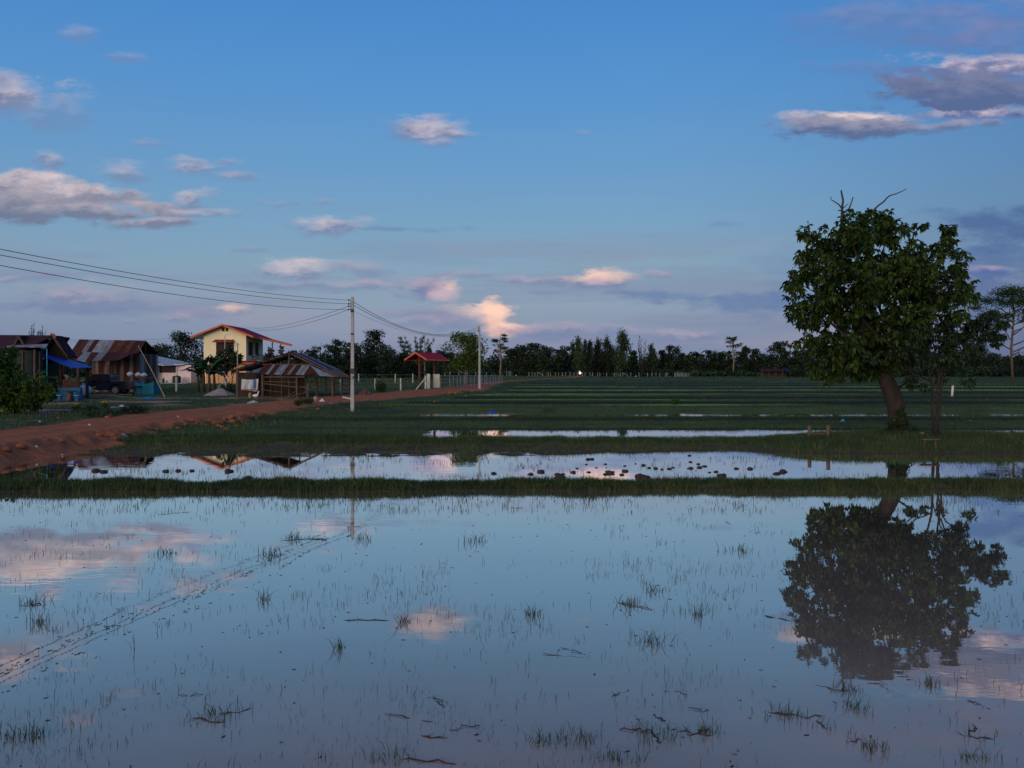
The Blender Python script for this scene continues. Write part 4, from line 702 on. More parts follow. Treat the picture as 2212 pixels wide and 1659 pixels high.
# --- pink-white bungalow
Y1 = 108; k1 = .0889*sc(Y1); X1 = (1575*.0889-512)/F*Y1; g1_ = hgt(X1, Y1)
h = thing('bungalow', (X1, Y1, g1_), 'low pinkish-white bungalow with a pale grey sheet roof, behind the rusty hut', 'house')
zx = lambda z: (z-1575)*k1; zz = lambda z: CH-(311.3+.0889*z-HZ)*sc(Y1)-g1_
b = MB(); top = zz(560); b.box(0, zx(1755), 0, 4, -.1, top); b.box(zx(1755), zx(2118), .9, 4, -.1, zz(596)); b.build('wall', M['pinkwall'], h)
b = MB(); b.box(zx(1575), zx(1655), -.05, -.003, zz(715), zz(594)); b.build('shutter', M['brown'], h)
b = MB(); b.box(zx(1762), zx(1950), .85, .897, zz(690), zz(603)); w = b.build('window', M['glass'], h)
MB().box(zx(1950), zx(1962), .8, .9, zz(790), zz(600)).build('column', M['pinkwall'], h)
b = MB(); b.slab([(zx(1545), -.7, zz(553)), (zx(1870), -.7, zz(608)), (zx(2092), 1.2, zz(598)), (zx(2085), 4.3, zz(590)), (zx(1575), 4.3, zz(488))], .08); rf = b.build('roof', M['greyroof'], h)
b = MB(); b.slab([(zx(1545), -.72, zz(562)), (zx(1870), -.72, zz(616)), (zx(1870), -.72, zz(606)), (zx(1545), -.72, zz(551))], -.03); b.build('fascia', M['soffit'], rf)
b = MB().box(-1.5, zx(2150), -1.4, 0-.01, -.12, .06); b.build('terrace', M['concrete'], h)
s1 = thing('water_tank', (X1+zx(2005), Y1-.5, g1_+.06), 'dark grey rounded tank against the pink bungalow wall', 'tank'); MB().tube([(0, 0, 0), (0, 0, .1), (0, 0, .8), (0, 0, .92)], [.48, .52, .52, .44], 16).build('tank', M['tankgreen'], s1, True); MB().tube([(0, 0, .9), (0, 0, .98)], [.2, .16], 10).build('lid', M['black'], s1)
s1 = thing('gas_bottle', (X1+zx(1860), Y1-.6, g1_+.06), 'small green bottle by the bungalow wall', 'gas bottle'); MB().tube([(0, 0, 0), (0, 0, .04), (0, 0, .48), (0, 0, .58), (0, 0, .62)], [.10, .15, .15, .08, .05], 12).build('cylinder', M['tankgreen'], s1, True); MB().tube([(0, 0, .6), (0, 0, .7)], .06, 8).build('valve', M['steel'], s1)
s1 = thing('rack', (X1+zx(1815), Y1-.6, g1_+.06), 'pale metal rack of kitchen things by the bungalow wall', 'rack')
for i in range(4): MB().box(-.3+.58*(i % 2), -.28+.58*(i % 2), -.2+.38*(i//2), -.18+.38*(i//2), 0, .75).build('leg', M['steel'], s1)
for z in (.2, .5, .74): MB().box(-.3, .3, -.2, .2, z, z+.02).build('shelf', M['steel'], s1)
s1 = thing('bucket', (X1+zx(1898), Y1-.7, g1_+.06), 'small blue bucket on the terrace of the pink bungalow', 'bucket'); MB().tube([(0, 0, 0), (0, 0, .32)], [.12, .16], 12).build('pail', M['cyan'], s1); MB().tube([(-.16, 0, .3), (-.1, 0, .42), (.1, 0, .42), (.16, 0, .3)], .008, 5).build('handle', M['steel'], s1)

# --- rusty tin hut with lean-to
Y2 = 73.5; k2 = .0889*sc(Y2); X2 = (1300*.0889-512)/F*Y2; g2_ = hgt(X2, Y2)
h = thing('tin_hut', (X2, Y2, g2_), 'hut of rusty corrugated sheets with a sagging lean-to roof over the pickup', 'hut')
zx = lambda z: (z-1300)*k2; zz = lambda z: CH-(311.3+.0889*z-HZ)*sc(Y2)-g2_
def pz(zx_, zy_, y): p = P3(zx_*.0889, 311.3+.0889*zy_, y); return (p.x-X2, p.y-Y2, p.z-g2_)
ra, rb_ = pz(893, 316, Y2+2.2), pz(1642, 331, Y2+2.2); fa, fb = pz(788, 466, Y2+.1), pz(1562, 466, Y2+.1)
b = MB(); R8 = RUSTS; strips(b, ra, rb_, fa, fb, 13, [R8[0],R8[1],R8[5],R8[2],R8[4],R8[4],R8[5],R8[1],R8[3],R8[0],R8[3],R8[2],R8[0]], .02)
bk0, bk1 = (ra[0]-.1, 4.6, fa[2]), (rb_[0]+.2, 4.6, fb[2]); strips(b, rb_, ra, bk1, bk0, 8, RUSTS); b.build('roof', M['rust'], h)
b = MB(); la, lb, lc, ld = pz(852, 458, Y2+.0), pz(1555, 466, Y2+.0), pz(760, 524, Y2-2.0), pz(1455, 492, Y2-2.0)
pts_b = [pz(x, y, Y2-2.3) for x, y in ((775,520),(860,548),(955,572),(1040,556),(1130,552),(1220,556),(1300,553),(1370,530),(1450,492))]; pts_a = [Vector(la).lerp(Vector(lb), i/8) for i in range(9)]; cl = [R8[3],R8[4],R8[0],R8[5],R8[2],R8[0],R8[1],R8[0]]
for i in range(8): b.tint = cl[i]; b.slab([pts_b[i], pts_b[i+1], pts_a[i+1], pts_a[i]], .02)
b.build('lean_to_roof', M['rust'], h)
b = MB(); wx0, wx1 = pz(1040, 600, Y2+.4)[0], pz(1570, 600, Y2+.4)[0]; zt = fb[2]-.05; n_ = 15
WC = [(.16,.11,.09),(.30,.26,.21),(.11,.045,.035),(.13,.06,.045),(.34,.30,.26),(.10,.045,.035),(.12,.07,.05),(.26,.19,.12)]
for i in range(n_):
    b.tint = WC[i % 8]; x0_ = wx0+(wx1-wx0)*i/n_; b.box(x0_, wx0+(wx1-wx0)*(i+1)/n_, .35+.012*(i % 2), .39+.012*(i % 2), -.1, zt)
for i in range(9):
    b.tint = WC[(i*3+1) % 8]; b.box(wx1-.02+.006*(i % 2), wx1+.02+.006*(i % 2), .40+i*.42, .40+(i+1)*.42, -.1, zt-.02)
b.tint = WC[2]; b.box(wx0-.04, wx0, .4, 4.2, -.1, zt); b.box(wx0, wx1, 4.16, 4.2, -.1, zt); b.build('wall', M['rustwall'], h)
b = MB(); ax = rb_[0]-.05
for p, q_ in (((ax, .0, fb[2]-.03), (ax, 2.2, rb_[2]-.03)), ((ax, 2.2, rb_[2]-.03), (ax+.12, 4.7, fb[2]-.03))): b.tube([p, q_], .07, 4)
b.tube([(ax, .1, fb[2]-.1), (ax, 4.5, fb[2]-.1)], .06, 4); b.tube([(ax, 2.2, fb[2]-.1), (ax, 2.2, rb_[2]-.1)], .05, 4); b.build('gable_frame', M['wood'], h)
for x, zt_, yy, w_ in ((1220, 562, -2.2, .12), (980, 640, -1.6, .09), (1310, 560, .2, .08)):
    p = pz(x, zt_, Y2+yy); MB().box(p[0]-w_, p[0]+w_, yy-w_*.6, yy+w_*.6, -.3, p[2]).build('post', M['wood'], h)

# --- open barn with thatched eave and tin skirt roof
Y3 = 63.5; k3 = .0889*sc(Y3); X3 = (290.4-512)/F*Y3; g3_ = hgt(X3, Y3)
h = thing('barn', (X3, Y3, g3_), 'open-sided timber cattle barn with patchy tin and thatch roof beside the red road', 'barn')
def pb(zx_, zy_, y): p = P3(180.2+zx_*.0889, 311.3+.0889*zy_, y); return (p.x-X3, p.y-Y3, p.z-g3_)
ap, ap2 = pb(1240, 457, Y3), pb(1385, 474, Y3+5.2); le, le2 = pb(575, 664, Y3), pb(790, 664, Y3+5.2); re_, re2 = pb(1600, 642, Y3), pb(1790, 653, Y3+5.2)
b = MB(); strips(b, ap2, ap, le2, le, 5, [(.045,.03,.026),(.038,.025,.022)], .06); strips(b, ap, ap2, re_, re2, 6, [RUSTS[0],RUSTS[4],RUSTS[0],RUSTS[1],RUSTS[5],RUSTS[5]], .03); b.build('roof', M['rust'], h)
b = MB(); c0, c1 = pb(1765, 738, Y3-.1), pb(1925, 748, Y3+5.0); n_ = 12
for i in range(n_):
    s0, s1 = i/n_, (i+1)/n_; A_, B_, C_2, D_ = Vector(re_).lerp(Vector(re2), s0), Vector(re_).lerp(Vector(re2), s1), Vector(c0).lerp(Vector(c1), s1), Vector(c0).lerp(Vector(c1), s0)
    b.slab([A_+Vector((-.15, 0, .07)), B_+Vector((-.15, 0, .07)), C_2+Vector((random.uniform(-.05, .16), 0, random.uniform(-.08, .05))), D_+Vector((random.uniform(-.05, .16), 0, random.uniform(-.08, .05)))], -.10)
for i in range(300):
    s0 = random.random(); q0 = Vector(c0).lerp(Vector(c1), s0)+Vector((random.uniform(-.5, .05), 0, 0)); q0.z += (Vector(c0).x-q0.x)*0+.06; b.tube([q0+Vector((-.25, 0, .12)), q0+Vector((random.uniform(.1, .3), random.uniform(-.1, .1), random.uniform(-.16, -.02)))], .012, 3, False)
b.build('thatch', M['thatch'], h)
b = MB(); a0, a1, d0, d1 = pb(952, 598, Y3-.1), pb(1462, 608, Y3-.1), pb(865, 706, Y3-1.6), pb(1388, 716, Y3-1.6)
strips(b, a0, a1, d0, d1, 17, [RUSTS[0],RUSTS[2],RUSTS[1],RUSTS[4],RUSTS[0],RUSTS[2],RUSTS[5],RUSTS[4],RUSTS[5],RUSTS[0],RUSTS[3],RUSTS[5],RUSTS[0],RUSTS[2],RUSTS[4],RUSTS[5],RUSTS[4]], .02, .015)
a2_, d2 = a1, pb(1745, 735, Y3-.8); mid = Vector(d1).lerp(Vector(d2), .5); b.tint = RUSTS[0]; b.slab([d1, mid, a1], .02); b.tint = RUSTS[4]; b.slab([mid+Vector((0, 0, .006)), d2, Vector(a1)+Vector((0, 0, .006))], .02); b.build('skirt_roof', M['rust'], h)
def post(zx_, zt_, zb_, dy, w, m='wood', nm='post'):
    p = pb(zx_, zt_, Y3+dy); b = MB(); b.tube([(p[0]+random.uniform(-.04, .04), dy, -.3), (p[0], dy, p[2])], [w*.5, w*.42], 7); b.build(nm, M[m], h)
for a_ in ((645,650,945,-1.0,.26),(925,712,965,-1.6,.22),(1140,715,975,-1.55,.07),(1310,735,975,-1.6,.17),(1437,808,980,-1.7,.17),(1424,735,940,.6,.12),(1535,740,955,1.2,.2),(1712,730,955,-.2,.18),(1735,740,950,.0,.14),(1822,745,940,3.2,.15),(1912,750,920,5,.15),(1225,470,600,.05,.16),(1345,510,600,3.0,.12),(1018,535,900,.3,.12),(1200,600,900,3.5,.12),(800,640,900,1.5,.12),(1640,690,900,3.8,.12)): post(*a_)
b = MB()
for (x0_, z0_, x1_, z1_, dy, r) in ((940,790,1310,798,-1.6,.035),(940,815,1320,855,-1.55,.05),(1320,852,1530,860,-1.4,.05),(900,880,1150,912,-1.7,.03),(1380,800,1700,800,1.2,.04),(1540,850,1920,850,1.3,.045),(1530,912,1900,905,1.2,.04),(1700,802,1900,830,3,.035),(1180,975,1430,905,-1.8,.035),(1200,960,1300,900,-1.5,.03),(940,740,1400,740,-1.5,.05),(640,655,1240,475,.02,.06),(1240,475,1600,650,.02,.06),(930,600,1470,600,.0,.06)):
    MB().tube([pb(x0_, z0_, Y3+dy), pb(x1_, z1_, Y3+dy)], r, 6).build('beam' if r == .06 else 'rail', M['wood'], h)
b = MB(); 
for i in range(5): b.box(pb(700, 0, Y3+2.4)[0]+i*.32, pb(700, 0, Y3+2.4)[0]+i*.32+.30, 2.4, 2.44, 0, pb(0, 690, Y3+2.4)[2])
b.build('back_boards', M['darkwood'], h)
for x0_, x1_, z0_, z1_, dy in ((945, 1400, 745, 965, 2.2), (655, 860, 690, 930, .6)): p = pb(x0_, z1_, Y3+dy); q_ = pb(x1_, z0_, Y3+dy); MB().box(p[0], q_[0], dy, dy+.05, -.1, q_[2]).build('interior_shade_panel', M['darkwood'], h)  # dark panels added to stand in for the shade inside the barn
b = MB()
for i in range(420):
    s0 = random.random(); p = Vector(ap).lerp(Vector(le), s0)+Vector((0, random.uniform(-.1, .25), 0)); b.tube([p+Vector((0, 0, .02)), p+Vector((random.uniform(-.1, .06), random.uniform(-.05, .05), random.uniform(-.34, -.10)))], .018, 3, False)
b.build('thatch_fringe', M['darkwood'], h)
# cloth hung at the left end of the barn
c_ = pb(690, 760, Y3-1.9); e_ = pb(880, 765, Y3-1.9); zb_ = pb(0, 888, Y3-1.9)[2]; V = []; Fq = []; nx, nz = 18, 10
for j in range(nz+1):
    for i in range(nx+1):
        s, t2 = i/nx, j/nz; V.append((c_[0]+(e_[0]-c_[0])*s-.05*t2, .06*math.sin(s*17+t2*2)*(.3+t2), c_[2]+(zb_-c_[2])*t2-.06*math.sin(s*3.1)+.05*math.sin(s*5)*t2))
Fq = [(j*(nx+1)+i, j*(nx+1)+i+1, (j+1)*(nx+1)+i+1, (j+1)*(nx+1)+i) for j in range(nz) for i in range(nx)]
s1 = thing('hanging_cloth', (X3, Y3-1.9, g3_), 'pale patched cloth with a blue stripe hung at the left end of the barn', 'cloth'); npmesh('sheet', V, Fq, M['cloth'], s1, np.ones((len(V), 3)), True)
sx_ = c_[0]+(e_[0]-c_[0])*.8; Vb = [(x, y-.02, z) for x, y, z in V if sx_-.12 < x < sx_+.12]
b = MB(); b.box(sx_-.09, sx_+.05, -.10, -.07, zb_+.1, c_[2]-.05); b.build('blue_stripe', M['bluecloth'], s1); b = MB(); b.box(c_[0], e_[0]-.1, -.11, -.08, zb_+.0, zb_+.07); b.build('red_hem', M['redtrim'], s1)
s1 = thing('jerry_can', (X3+pb(788, 0, Y3-1.6)[0], Y3-1.6, hgt(X3+pb(788, 0, Y3-1.6)[0], Y3-1.6)), 'faded yellow can under the hanging cloth', 'can'); MB().tube([(0, 0, 0), (0, 0, .04), (0, 0, .34), (0, 0, .42), (0, 0, .46)], [.12, .14, .14, .07, .05], 10).build('body', M['palewood'], s1, True); MB().tube([(0, 0, .45), (0, 0, .5)], .05, 8).build('cap', M['black'], s1)

# --- dark tiled house with the blue lean-to on the left edge
Y4 = 61; k4 = .0889*sc(Y4); X4 = (600*.0889-512)/F*Y4; g4_ = hgt(X4, Y4)
h = thing('tiled_house', (X4, Y4, g4_), 'dark tiled house on the left edge with a bright blue lean-to roof', 'house')
def pc(zx_, zy_, y): p = P3(zx_*.0889, 311.3+.0889*zy_, y); return (p.x-X4, p.y-Y4, p.z-g4_)
b = MB(); e1 = pc(598, 270, Y4-.0); w1 = pc(-500, 262, Y4); gl_, gr_ = pc(440, 520, Y4), pc(765, 515, Y4)
# ridge runs left from the gable apex; the front slope comes down towards the camera
fz = pc(0, 440, Y4-2.4)[2]; b.slab([(w1[0], -2.2, fz), (e1[0]-.9, -2.2, fz), (e1[0]-.0, 0, e1[2]), (w1[0], 0, w1[2])], .1); b.slab([(w1[0], 0.003, w1[2]), (e1[0]-.6, 0.003, e1[2]), (e1[0]-.9, 2.6, fz), (w1[0], 2.6, fz)], .1)
b.slab([e1, gr_, (gr_[0]+.02, 1.3, gr_[2]), (e1[0]+.02, 1.3, e1[2])], .1); b.slab([gl_, e1, (e1[0], 2.2, e1[2]-.05), (gl_[0], 2.2, gl_[2])], .1)
a_, l_, r_ = pc(215, 272, Y4-1.3), pc(100, 505, Y4-1.3), pc(330, 470, Y4-1.3); b.slab([l_, a_, (a_[0], 0, a_[2]), (l_[0], 0, l_[2])], .1); b.slab([a_, r_, (r_[0], 0, r_[2]), (a_[0], 0, a_[2])], .1)
rf = b.build('roof', M['tile'], h)
b = MB(); 
for p, q_ in ((gl_, e1), (e1, gr_), (l_, a_), (a_, r_)): MB().tube([Vector(p)+Vector((0, -.06, -.08)), Vector(q_)+Vector((0, -.06, -.06))], .072, 4).build('bargeboard', M['wood'], rf)
MB().tube([Vector(e1)+Vector((-.15, -.05, .06)), Vector(e1)+Vector((.05, -.05, .06)), Vector(e1)+Vector((.2, -.05, -.22))], .09, 6).build('ridge_cap', M['redtrim'], rf)
b = MB(); b.box(w1[0], gl_[0]+.35, -1.1, 2.2, -.1, gl_[2]-.1); b.slab([(gl_[0]+.2, .5, gl_[2]-.4), (gr_[0]-.35, .5, gl_[2]-.4), (gr_[0]-.3, .5, gr_[2]+.15), (e1[0], .5, e1[2]-.15), (gl_[0]+.2, .5, gl_[2]+.1)], .05); b.build('wall', M['darkwood'], h)
t0, t1, t2_, t3 = pc(80, 388, Y4-2.0), pc(540, 366, Y4-1.8), pc(520, 405, Y4-3.4), pc(345, 425, Y4-3.6); b = MB(); t4 = pc(75, 400, Y4-3.5)
strips(b, t0, t1, t4, t2_, 7, [(.34,.37,.41),(.28,.3,.34)], .02, .04); b.build('tin_canopy', M['rust'], h)
b = MB(); b0, b1, b2_, b3 = pc(466, 492, Y4-.6), pc(545, 462, Y4+1.2), pc(1058, 632, Y4+1.2), pc(812, 634, Y4-1.6); b4 = pc(470, 500, Y4-1.6)
b.slab([b4, b3, b2_, b1], .04); bl_ = b.build('blue_lean_to_roof', M['blueroof'], h)
for x, zt_, dy in ((515, 500, -1.4), (682, 600, -1.3), (880, 634, -1.3), (745, 620, 1.0), (980, 640, 1.0)):
    p = pc(x, zt_, Y4+dy); MB().box(p[0]-.09, p[0]+.09, dy-.08, dy+.08, -.2, p[2]).build('post', M['darkwood'], h)
p = pc(390, 430, Y4-3.2); MB().tube([(p[0], -3.2, -.2), (p[0], -3.2, p[2])], .07, 7).build('canopy_post', M['wood'], h)
b = MB(); p1_, p2_ = pc(460, 418, Y4-3.0), pc(520, 416, Y4-3.0); b.tube([p1_, p2_, (p2_[0]+.05, -3.0, p2_[2]-.06), (p2_[0]+.05, -3.0, 0)], .035, 7); b.build('downpipe', M['cyan'], h)
x0_, x1_ = pc(700, 0, Y4-1.3)[0], pc(905, 0, Y4-1.3)[0]; zt_, zm, zl = pc(0, 770, Y4-1.3)[2], pc(0, 858, Y4-1.3)[2], -.1
b = MB(); b.box(x0_, x1_, -1.34, -1.26, zt_-.05, zt_)
for i in range(14): b.box(x0_+.02+i*(x1_-x0_)/14, x0_+.07+i*(x1_-x0_)/14, -1.32, -1.28, zm, zt_-.05)
b.build('balustrade', M['brown'], h); MB().box(x0_-.25, x1_+.08, -1.45, -1.2, zl, zm).build('low_wall', M['bluewall'], h)
# big corrugated rain tank under the canopy
p = pc(300, 770, Y4-2.9); zt_ = pc(0, 432, Y4-2.9)[2]; s1 = thing('rain_tank', (X4+p[0], Y4-2.5, hgt(X4+p[0], Y4-2.5)), 'tall dark green corrugated rain tank under the grey tin canopy', 'tank')
b = MB(); pts = [(0, 0, i*(zt_+.02)/30) for i in range(31)]; b.tube(pts, [.80+.022*(i % 2) for i in range(31)], 26); b.build('drum', M['tankgreen'], s1, True)
for i, dx in enumerate((-.82, .0, .82)): MB().tube([(dx, -.25 if dx else -.9, 0), (dx, -.25 if dx else -.9, zt_*.98)], .04, 6).build('upright', M['wood'], s1)
# sacks and drum seen under the blue roof
def sack(x, y, r, label, m='bag', nm='sack', z=None, cat='sack'):
    g_ = hgt(x, y) if z is None else z; s = thing(nm, (x, y, g_), label, cat); b = MB(); b.ball((0, 0, r*.62), (r, r*.8, r*.66), 10, 7, .12); b.build('bag', M[m], s, True); MB().tube([(0, 0, r*1.2), (.02, 0, r*1.5)], [r*.12, r*.22], 6).build('tied_neck', M[m], s, True)
sack(X4+pc(895, 0, Y4+3.5)[0], Y4+3.5, .62, 'big white sack behind the brown balustrade of the blue-roofed porch')
sack(X4+pc(940, 0, Y4+5.2)[0], Y4+5.2, .66, 'tall white sack beyond the porch, left of the pickup cab')
p = pc(745, 742, Y4-1.0); s1 = thing('rolled_mat', (X4+p[0], Y4-.9, g4_+p[2]-.28), 'round cream-coloured roll with a dark hollow, on the porch balustrade', 'roll'); MB().tube([(-.12, -.2, .24), (-.1, .3, .24)], .24, 16).build('roll', M['palewood'], s1, True); MB().tube([(-.12, -.215, .24), (-.12, -.2, .24)], .15, 14).build('hollow', M['black'], s1)
# concrete table with two stools in front of the blue wall
p = pc(760, 990, Y4-2.6); x_, y_ = X4+p[0], Y4-2.3; s1 = thing('garden_table', (x_, y_, hgt(x_, y_)), 'dark round concrete garden table by the blue porch wall', 'table'); MB().tube([(0, 0, .66), (0, 0, .73)], .42, 18).build('table_top', M['tankgreen'], s1); MB().tube([(0, 0, 0), (0, 0, .3), (0, 0, .66)], [.26, .16, .22], 12).build('pedestal', M['wood'], s1, True)
for dx, lab in ((.62, 'blue-topped stool right of the round garden table'), (-.62, 'blue-topped stool left of the round garden table')):
    s2 = thing('stool', (x_+dx, y_-.15, hgt(x_+dx, y_-.15)), lab, 'stool', 'stools at the garden table'); MB().tube([(0, 0, .38), (0, 0, .44)], .24, 14).build('seat', M['cyan'], s2); MB().tube([(0, 0, 0), (0, 0, .38)], [.16, .13], 10).build('pedestal', M['bluewall'], s2)

# --- pickup
Yp = 68.6; xc = ((1350*.0889)-512)/F*Yp; gpz = hgt(xc-1.2, Yp)
pk = thing('pickup', (xc, Yp, gpz), 'dark navy pickup parked under the lean-to, tailgate down', 'pickup truck')
kp = .0889*sc(Yp); px_ = lambda z: (z-1350)*kp; pzv = lambda z: (938-z)*kp
prof = [(-3.85,.42),(-3.9,.75),(-3.75,.95),(-2.55,1.08),(-1.95,1.62),(-1.75,1.70),(-.72,1.71),(-.42,1.62),(-.38,1.12),(1.28,1.10),(1.30,.5),(.62,.45)]
def arch(cx, r): return [(cx+r*math.cos(a), .38+r*math.sin(a)) for a in np.linspace(0, math.pi, 9)]
prof = [(-3.85,.42),(-3.9,.75),(-3.75,.95),(-2.55,1.08),(-1.95,1.62),(-1.75,1.70),(-.72,1.71),(-.42,1.62),(-.38,1.12),(1.28,1.10),(1.32,.5)]+arch(0, .47)+[(-.5,.36),(-2.5,.36)]+arch(-3.0, .47)
def side(b, prof, y0, y1):
    n = len(prof); vs = [(x, y0, z) for x, z in prof]+[(x, y1, z) for x, z in prof]; b.add(vs, [tuple(range(n)), tuple(range(2*n-1, n-1, -1))]+[(i, i+n, (i+1) % n+n, (i+1) % n) for i in range(n)])
b = MB(); side(b, prof, -.85, .85); b.build('body', M['paint'], pk, bevel=.03)
b = MB(); side(b, [(-2.42,1.12),(-1.92,1.58),(-1.30,1.62),(-1.30,1.12)], -.865, .865); side(b, [(-1.24,1.12),(-1.24,1.62),(-.75,1.60),(-.50,1.15)], -.865, .865); b.build('side_window', M['glass'], pk)
MB().add([(-2.58,-.7,1.09),(-2.58,.7,1.09),(-1.97,.62,1.63),(-1.97,-.62,1.63)], [(0,1,2,3)]).build('windscreen', M['glass'], pk)
b = MB(); side(b, [(-.46,1.14),(-.62,1.60),(-.44,1.60),(-.41,1.14)], -.7, .7); b.build('rear_window', M['greyroof'], pk)
for x in (0, -3.0):
    for y in (-.82, .62):
        w = MB().tube([(x, y-.03, .36), (x, y+.0, .36), (x, y+.2, .36), (x, y+.23, .36)], [.31, .36, .36, .31], 24).build('tyre', M['tyre'], pk); q = MB(); q.tube([(x, y-.05, .36), (x, y-.03, .36)], .225, 18)
        for j in range(6): q.box(x-.02, x+.02, y-.065, y-.05, .36-.0, .36+.2); 
        q.build('rim', M['rim'], w)
        q = MB()
        for j in range(6): a = j*math.pi/3+.3; q.tube([(x+.12*math.cos(a), y-.068, .36+.12*math.sin(a)), (x+.12*math.cos(a), y-.052, .36+.12*math.sin(a))], .035, 8)
        q.build('rim_slot', M['black'], w)
MB().box(1.31, 1.36, -.84, -.68, .72, 1.0).build('tail_light', M['redlens'], pk); MB().box(1.31, 1.36, .68, .84, .72, 1.0).build('tail_light', M['redlens'], pk)
MB().box(1.34, 2.0, -.70, .70, .66, .71).build('tailgate', M['paint'], pk, bevel=.01); MB().box(1.33, 1.5, -.8, .8, .42, .54).build('rear_bumper', M['black'], pk, bevel=.02)
MB().tube([(-3.8,-.6,.8),(-3.93,-.6,.8)], .12, 10).build('headlight', M['steel'], pk); MB().box(-1.9, -1.78, -1.02, -.87, 1.12, 1.26).build('door_mirror', M['paint'], pk, bevel=.02)
# yellow frame lying in front of it
b = MB(); q = lambda x, y: P3(x*.0889, 311.3+.0889*y, 66.6)
for pts in (((912,830),(945,885),(1010,908),(1075,910)), ((950,890),(1040,862),(1085,850)), ((1010,905),(1060,880))): b.tube([q(*p)+Vector((0, random.uniform(-.2, .2), 0)) for p in pts], .04, 6)
o_ = b.build('yellow_frame', M['yellow'], None); tag(o_, 'bent yellow metal frame lying beside the pickup door', 'frame')
# rack with bags beyond the tailgate, net pen, tarp, poles
p = q(1640, 830); 
s1 = thing('wooden_rack', (P3(1640*.0889, 380, 70.5).x, 70.5, hgt(P3(1640*.0889, 380, 70.5).x, 70.5)), 'rough wooden rack behind the pickup tailgate', 'rack'); 
for dx in (-.75, .65): MB().tube([(dx, 0, -.1), (dx+.03, 0, 1.45)], .05, 6).build('leg', M['wood'], s1)
MB().box(-1.7, .75, -.3, .3, 1.32, 1.38).build('shelf', M['wood'], s1)
for x, r, lab in ((1560, .30, 'shiny silver-white bag on the wooden rack, nearest the pickup'), (1625, .28, 'crumpled white bag at the right end of the wooden rack')): sack((x*.0889-512)/F*70.5, 70.4, r, lab, 'bag', 'bag', s1.location.z+1.38, 'bag')
x_ = (1445*.0889-512)/F*69.9; s2 = thing('hanging_bag', (x_, 70.2, CH-(311.3+.0889*735-HZ)*sc(70.2)), 'white bag hanging by strings in front of the rusty wall', 'bag'); b = MB(); b.ball((0, 0, .2), (.26, .2, .22), 9, 6, .1); b.build('bag', M['bag'], s2, True); MB().tube([(-.15, 0, .3), (0, 0, .95), (.15, 0, .3)], .012, 5).build('string', M['palewood'], s2)
x0_, x1_ = (1612*.0889-512)/F*68.2, (1722*.0889-512)/F*68.2; s1 = thing('net_pen', ((x0_+x1_)/2, 68.2, hgt(x0_, 68.2)), 'small pen wrapped in turquoise netting right of the pickup', 'pen'); w_ = (x1_-x0_)/2; zt_ = 1.02
for dx, dy in ((-w_-.6, 0), (-w_, 0), (w_, 0), (w_, 1.3), (-w_-.6, 1.3)): MB().tube([(dx, dy, -.1), (dx, dy, zt_+.04)], .03, 6).build('stake', M['cyan'], s1)
b = MB(); n_ = 14; 
for i in range(n_): 
    a_ = -w_-.6+(2*w_+.6)*i/n_; c_ = -w_-.6+(2*w_+.6)*(i+1)/n_; dz = lambda v: .05*math.sin(v*5); b.add([(a_, .03*math.sin(a_*9), 0), (c_, .03*math.sin(c_*9), 0), (c_, .03*math.sin(c_*9), zt_-.1+dz(c_)), (a_, .03*math.sin(a_*9), zt_-.1+dz(a_))], [(0, 1, 2, 3)])
b.box(w_-.01, w_+.01, 0, 1.3, 0, zt_-.1); b.build('netting', M['net'], s1)
def heap(name, label, cat, px, y, w, d, hh, m, n=26, jag=.3, sharp=1.3):
    bs = base_at(px, y); V = []; k_ = 11; 
    for j in range(k_+1):
        for i in range(n):
            a_ = 6.283*i/n; t3 = j/k_; rr = (1+jag*(vn(a_*2+px, t3*3, 7)-.5)); V.append((w/2*(1-t3)*rr*math.cos(a_), d/2*(1-t3)*rr*math.sin(a_), hh*(1-(1-t3)**sharp)*(1+jag*.6*(vn(a_*3, t3*5+px, 9)-.5))-.03*(1-t3)))
    Fq = [(j*n+i, j*n+(i+1) % n, (j+1)*n+(i+1) % n, (j+1)*n+i) for j in range(k_) for i in range(n)]
    o = npmesh(name, V, Fq, M[m], None, np.ones((len(V), 3)), True, bs); return tag(o, label, cat)
heap('blue_tarp', 'crumpled bright blue tarp lying on the yard grass', 'tarpaulin', 150.5, 61.5, 1.7, 1.2, .16, 'tarp', jag=1.2, sharp=.8)
heap('sand_pile', 'wide grey sand pile by the banana plants', 'sand pile', 220, 67, 2.7, 2, .62, 'sand', sharp=1.1)
heap('gravel_pile', 'small pale gravel pile on the grass in front of the barn', 'gravel pile', 253.5, 57.5, 1.1, .9, .22, 'gravel', jag=.6)
heap('brush_pile', 'brown heap of dry brush right of the near power pole', 'brush pile', 365.5, 67, 1.1, 1, .5, 'brush', jag=1)
heap('sheet_scrap', 'grey-white scrap of sheeting by the edge of the yard grass', 'scrap', 122, 53, .42, .3, .11, 'bag', jag=.6); heap('sheet_scrap', 'pale crumpled sheet left of the grey-white scrap', 'scrap', 113, 51.5, .42, .3, .06, 'bag', jag=.8)
heap('white_sheet', 'flat white sheet lying on the near edge of the red road', 'sheet', 332.5, 55.2, .62, .4, .035, 'bag', jag=.5); heap('blue_bundle', 'bright blue bundle on the muddy strip between paddies', 'bundle', 492.5, 50.5, .95, .6, .17, 'blueroof', jag=.4)
heap('plastic_bag', 'crumpled clear-white bag beside the log stump', 'bag', 322, 58, .4, .3, .17, 'bag', jag=.8)
s1 = base_at(316, 58); o_ = MB().tube([(0, 0, -.05), (0, 0, .25), (.02, 0, .30)], [.17, .16, .13], 12).build('log_stump', M['palewood'], None, True, loc=s1); tag(o_, 'short log stump standing on the grass in front of the barn', 'stump')
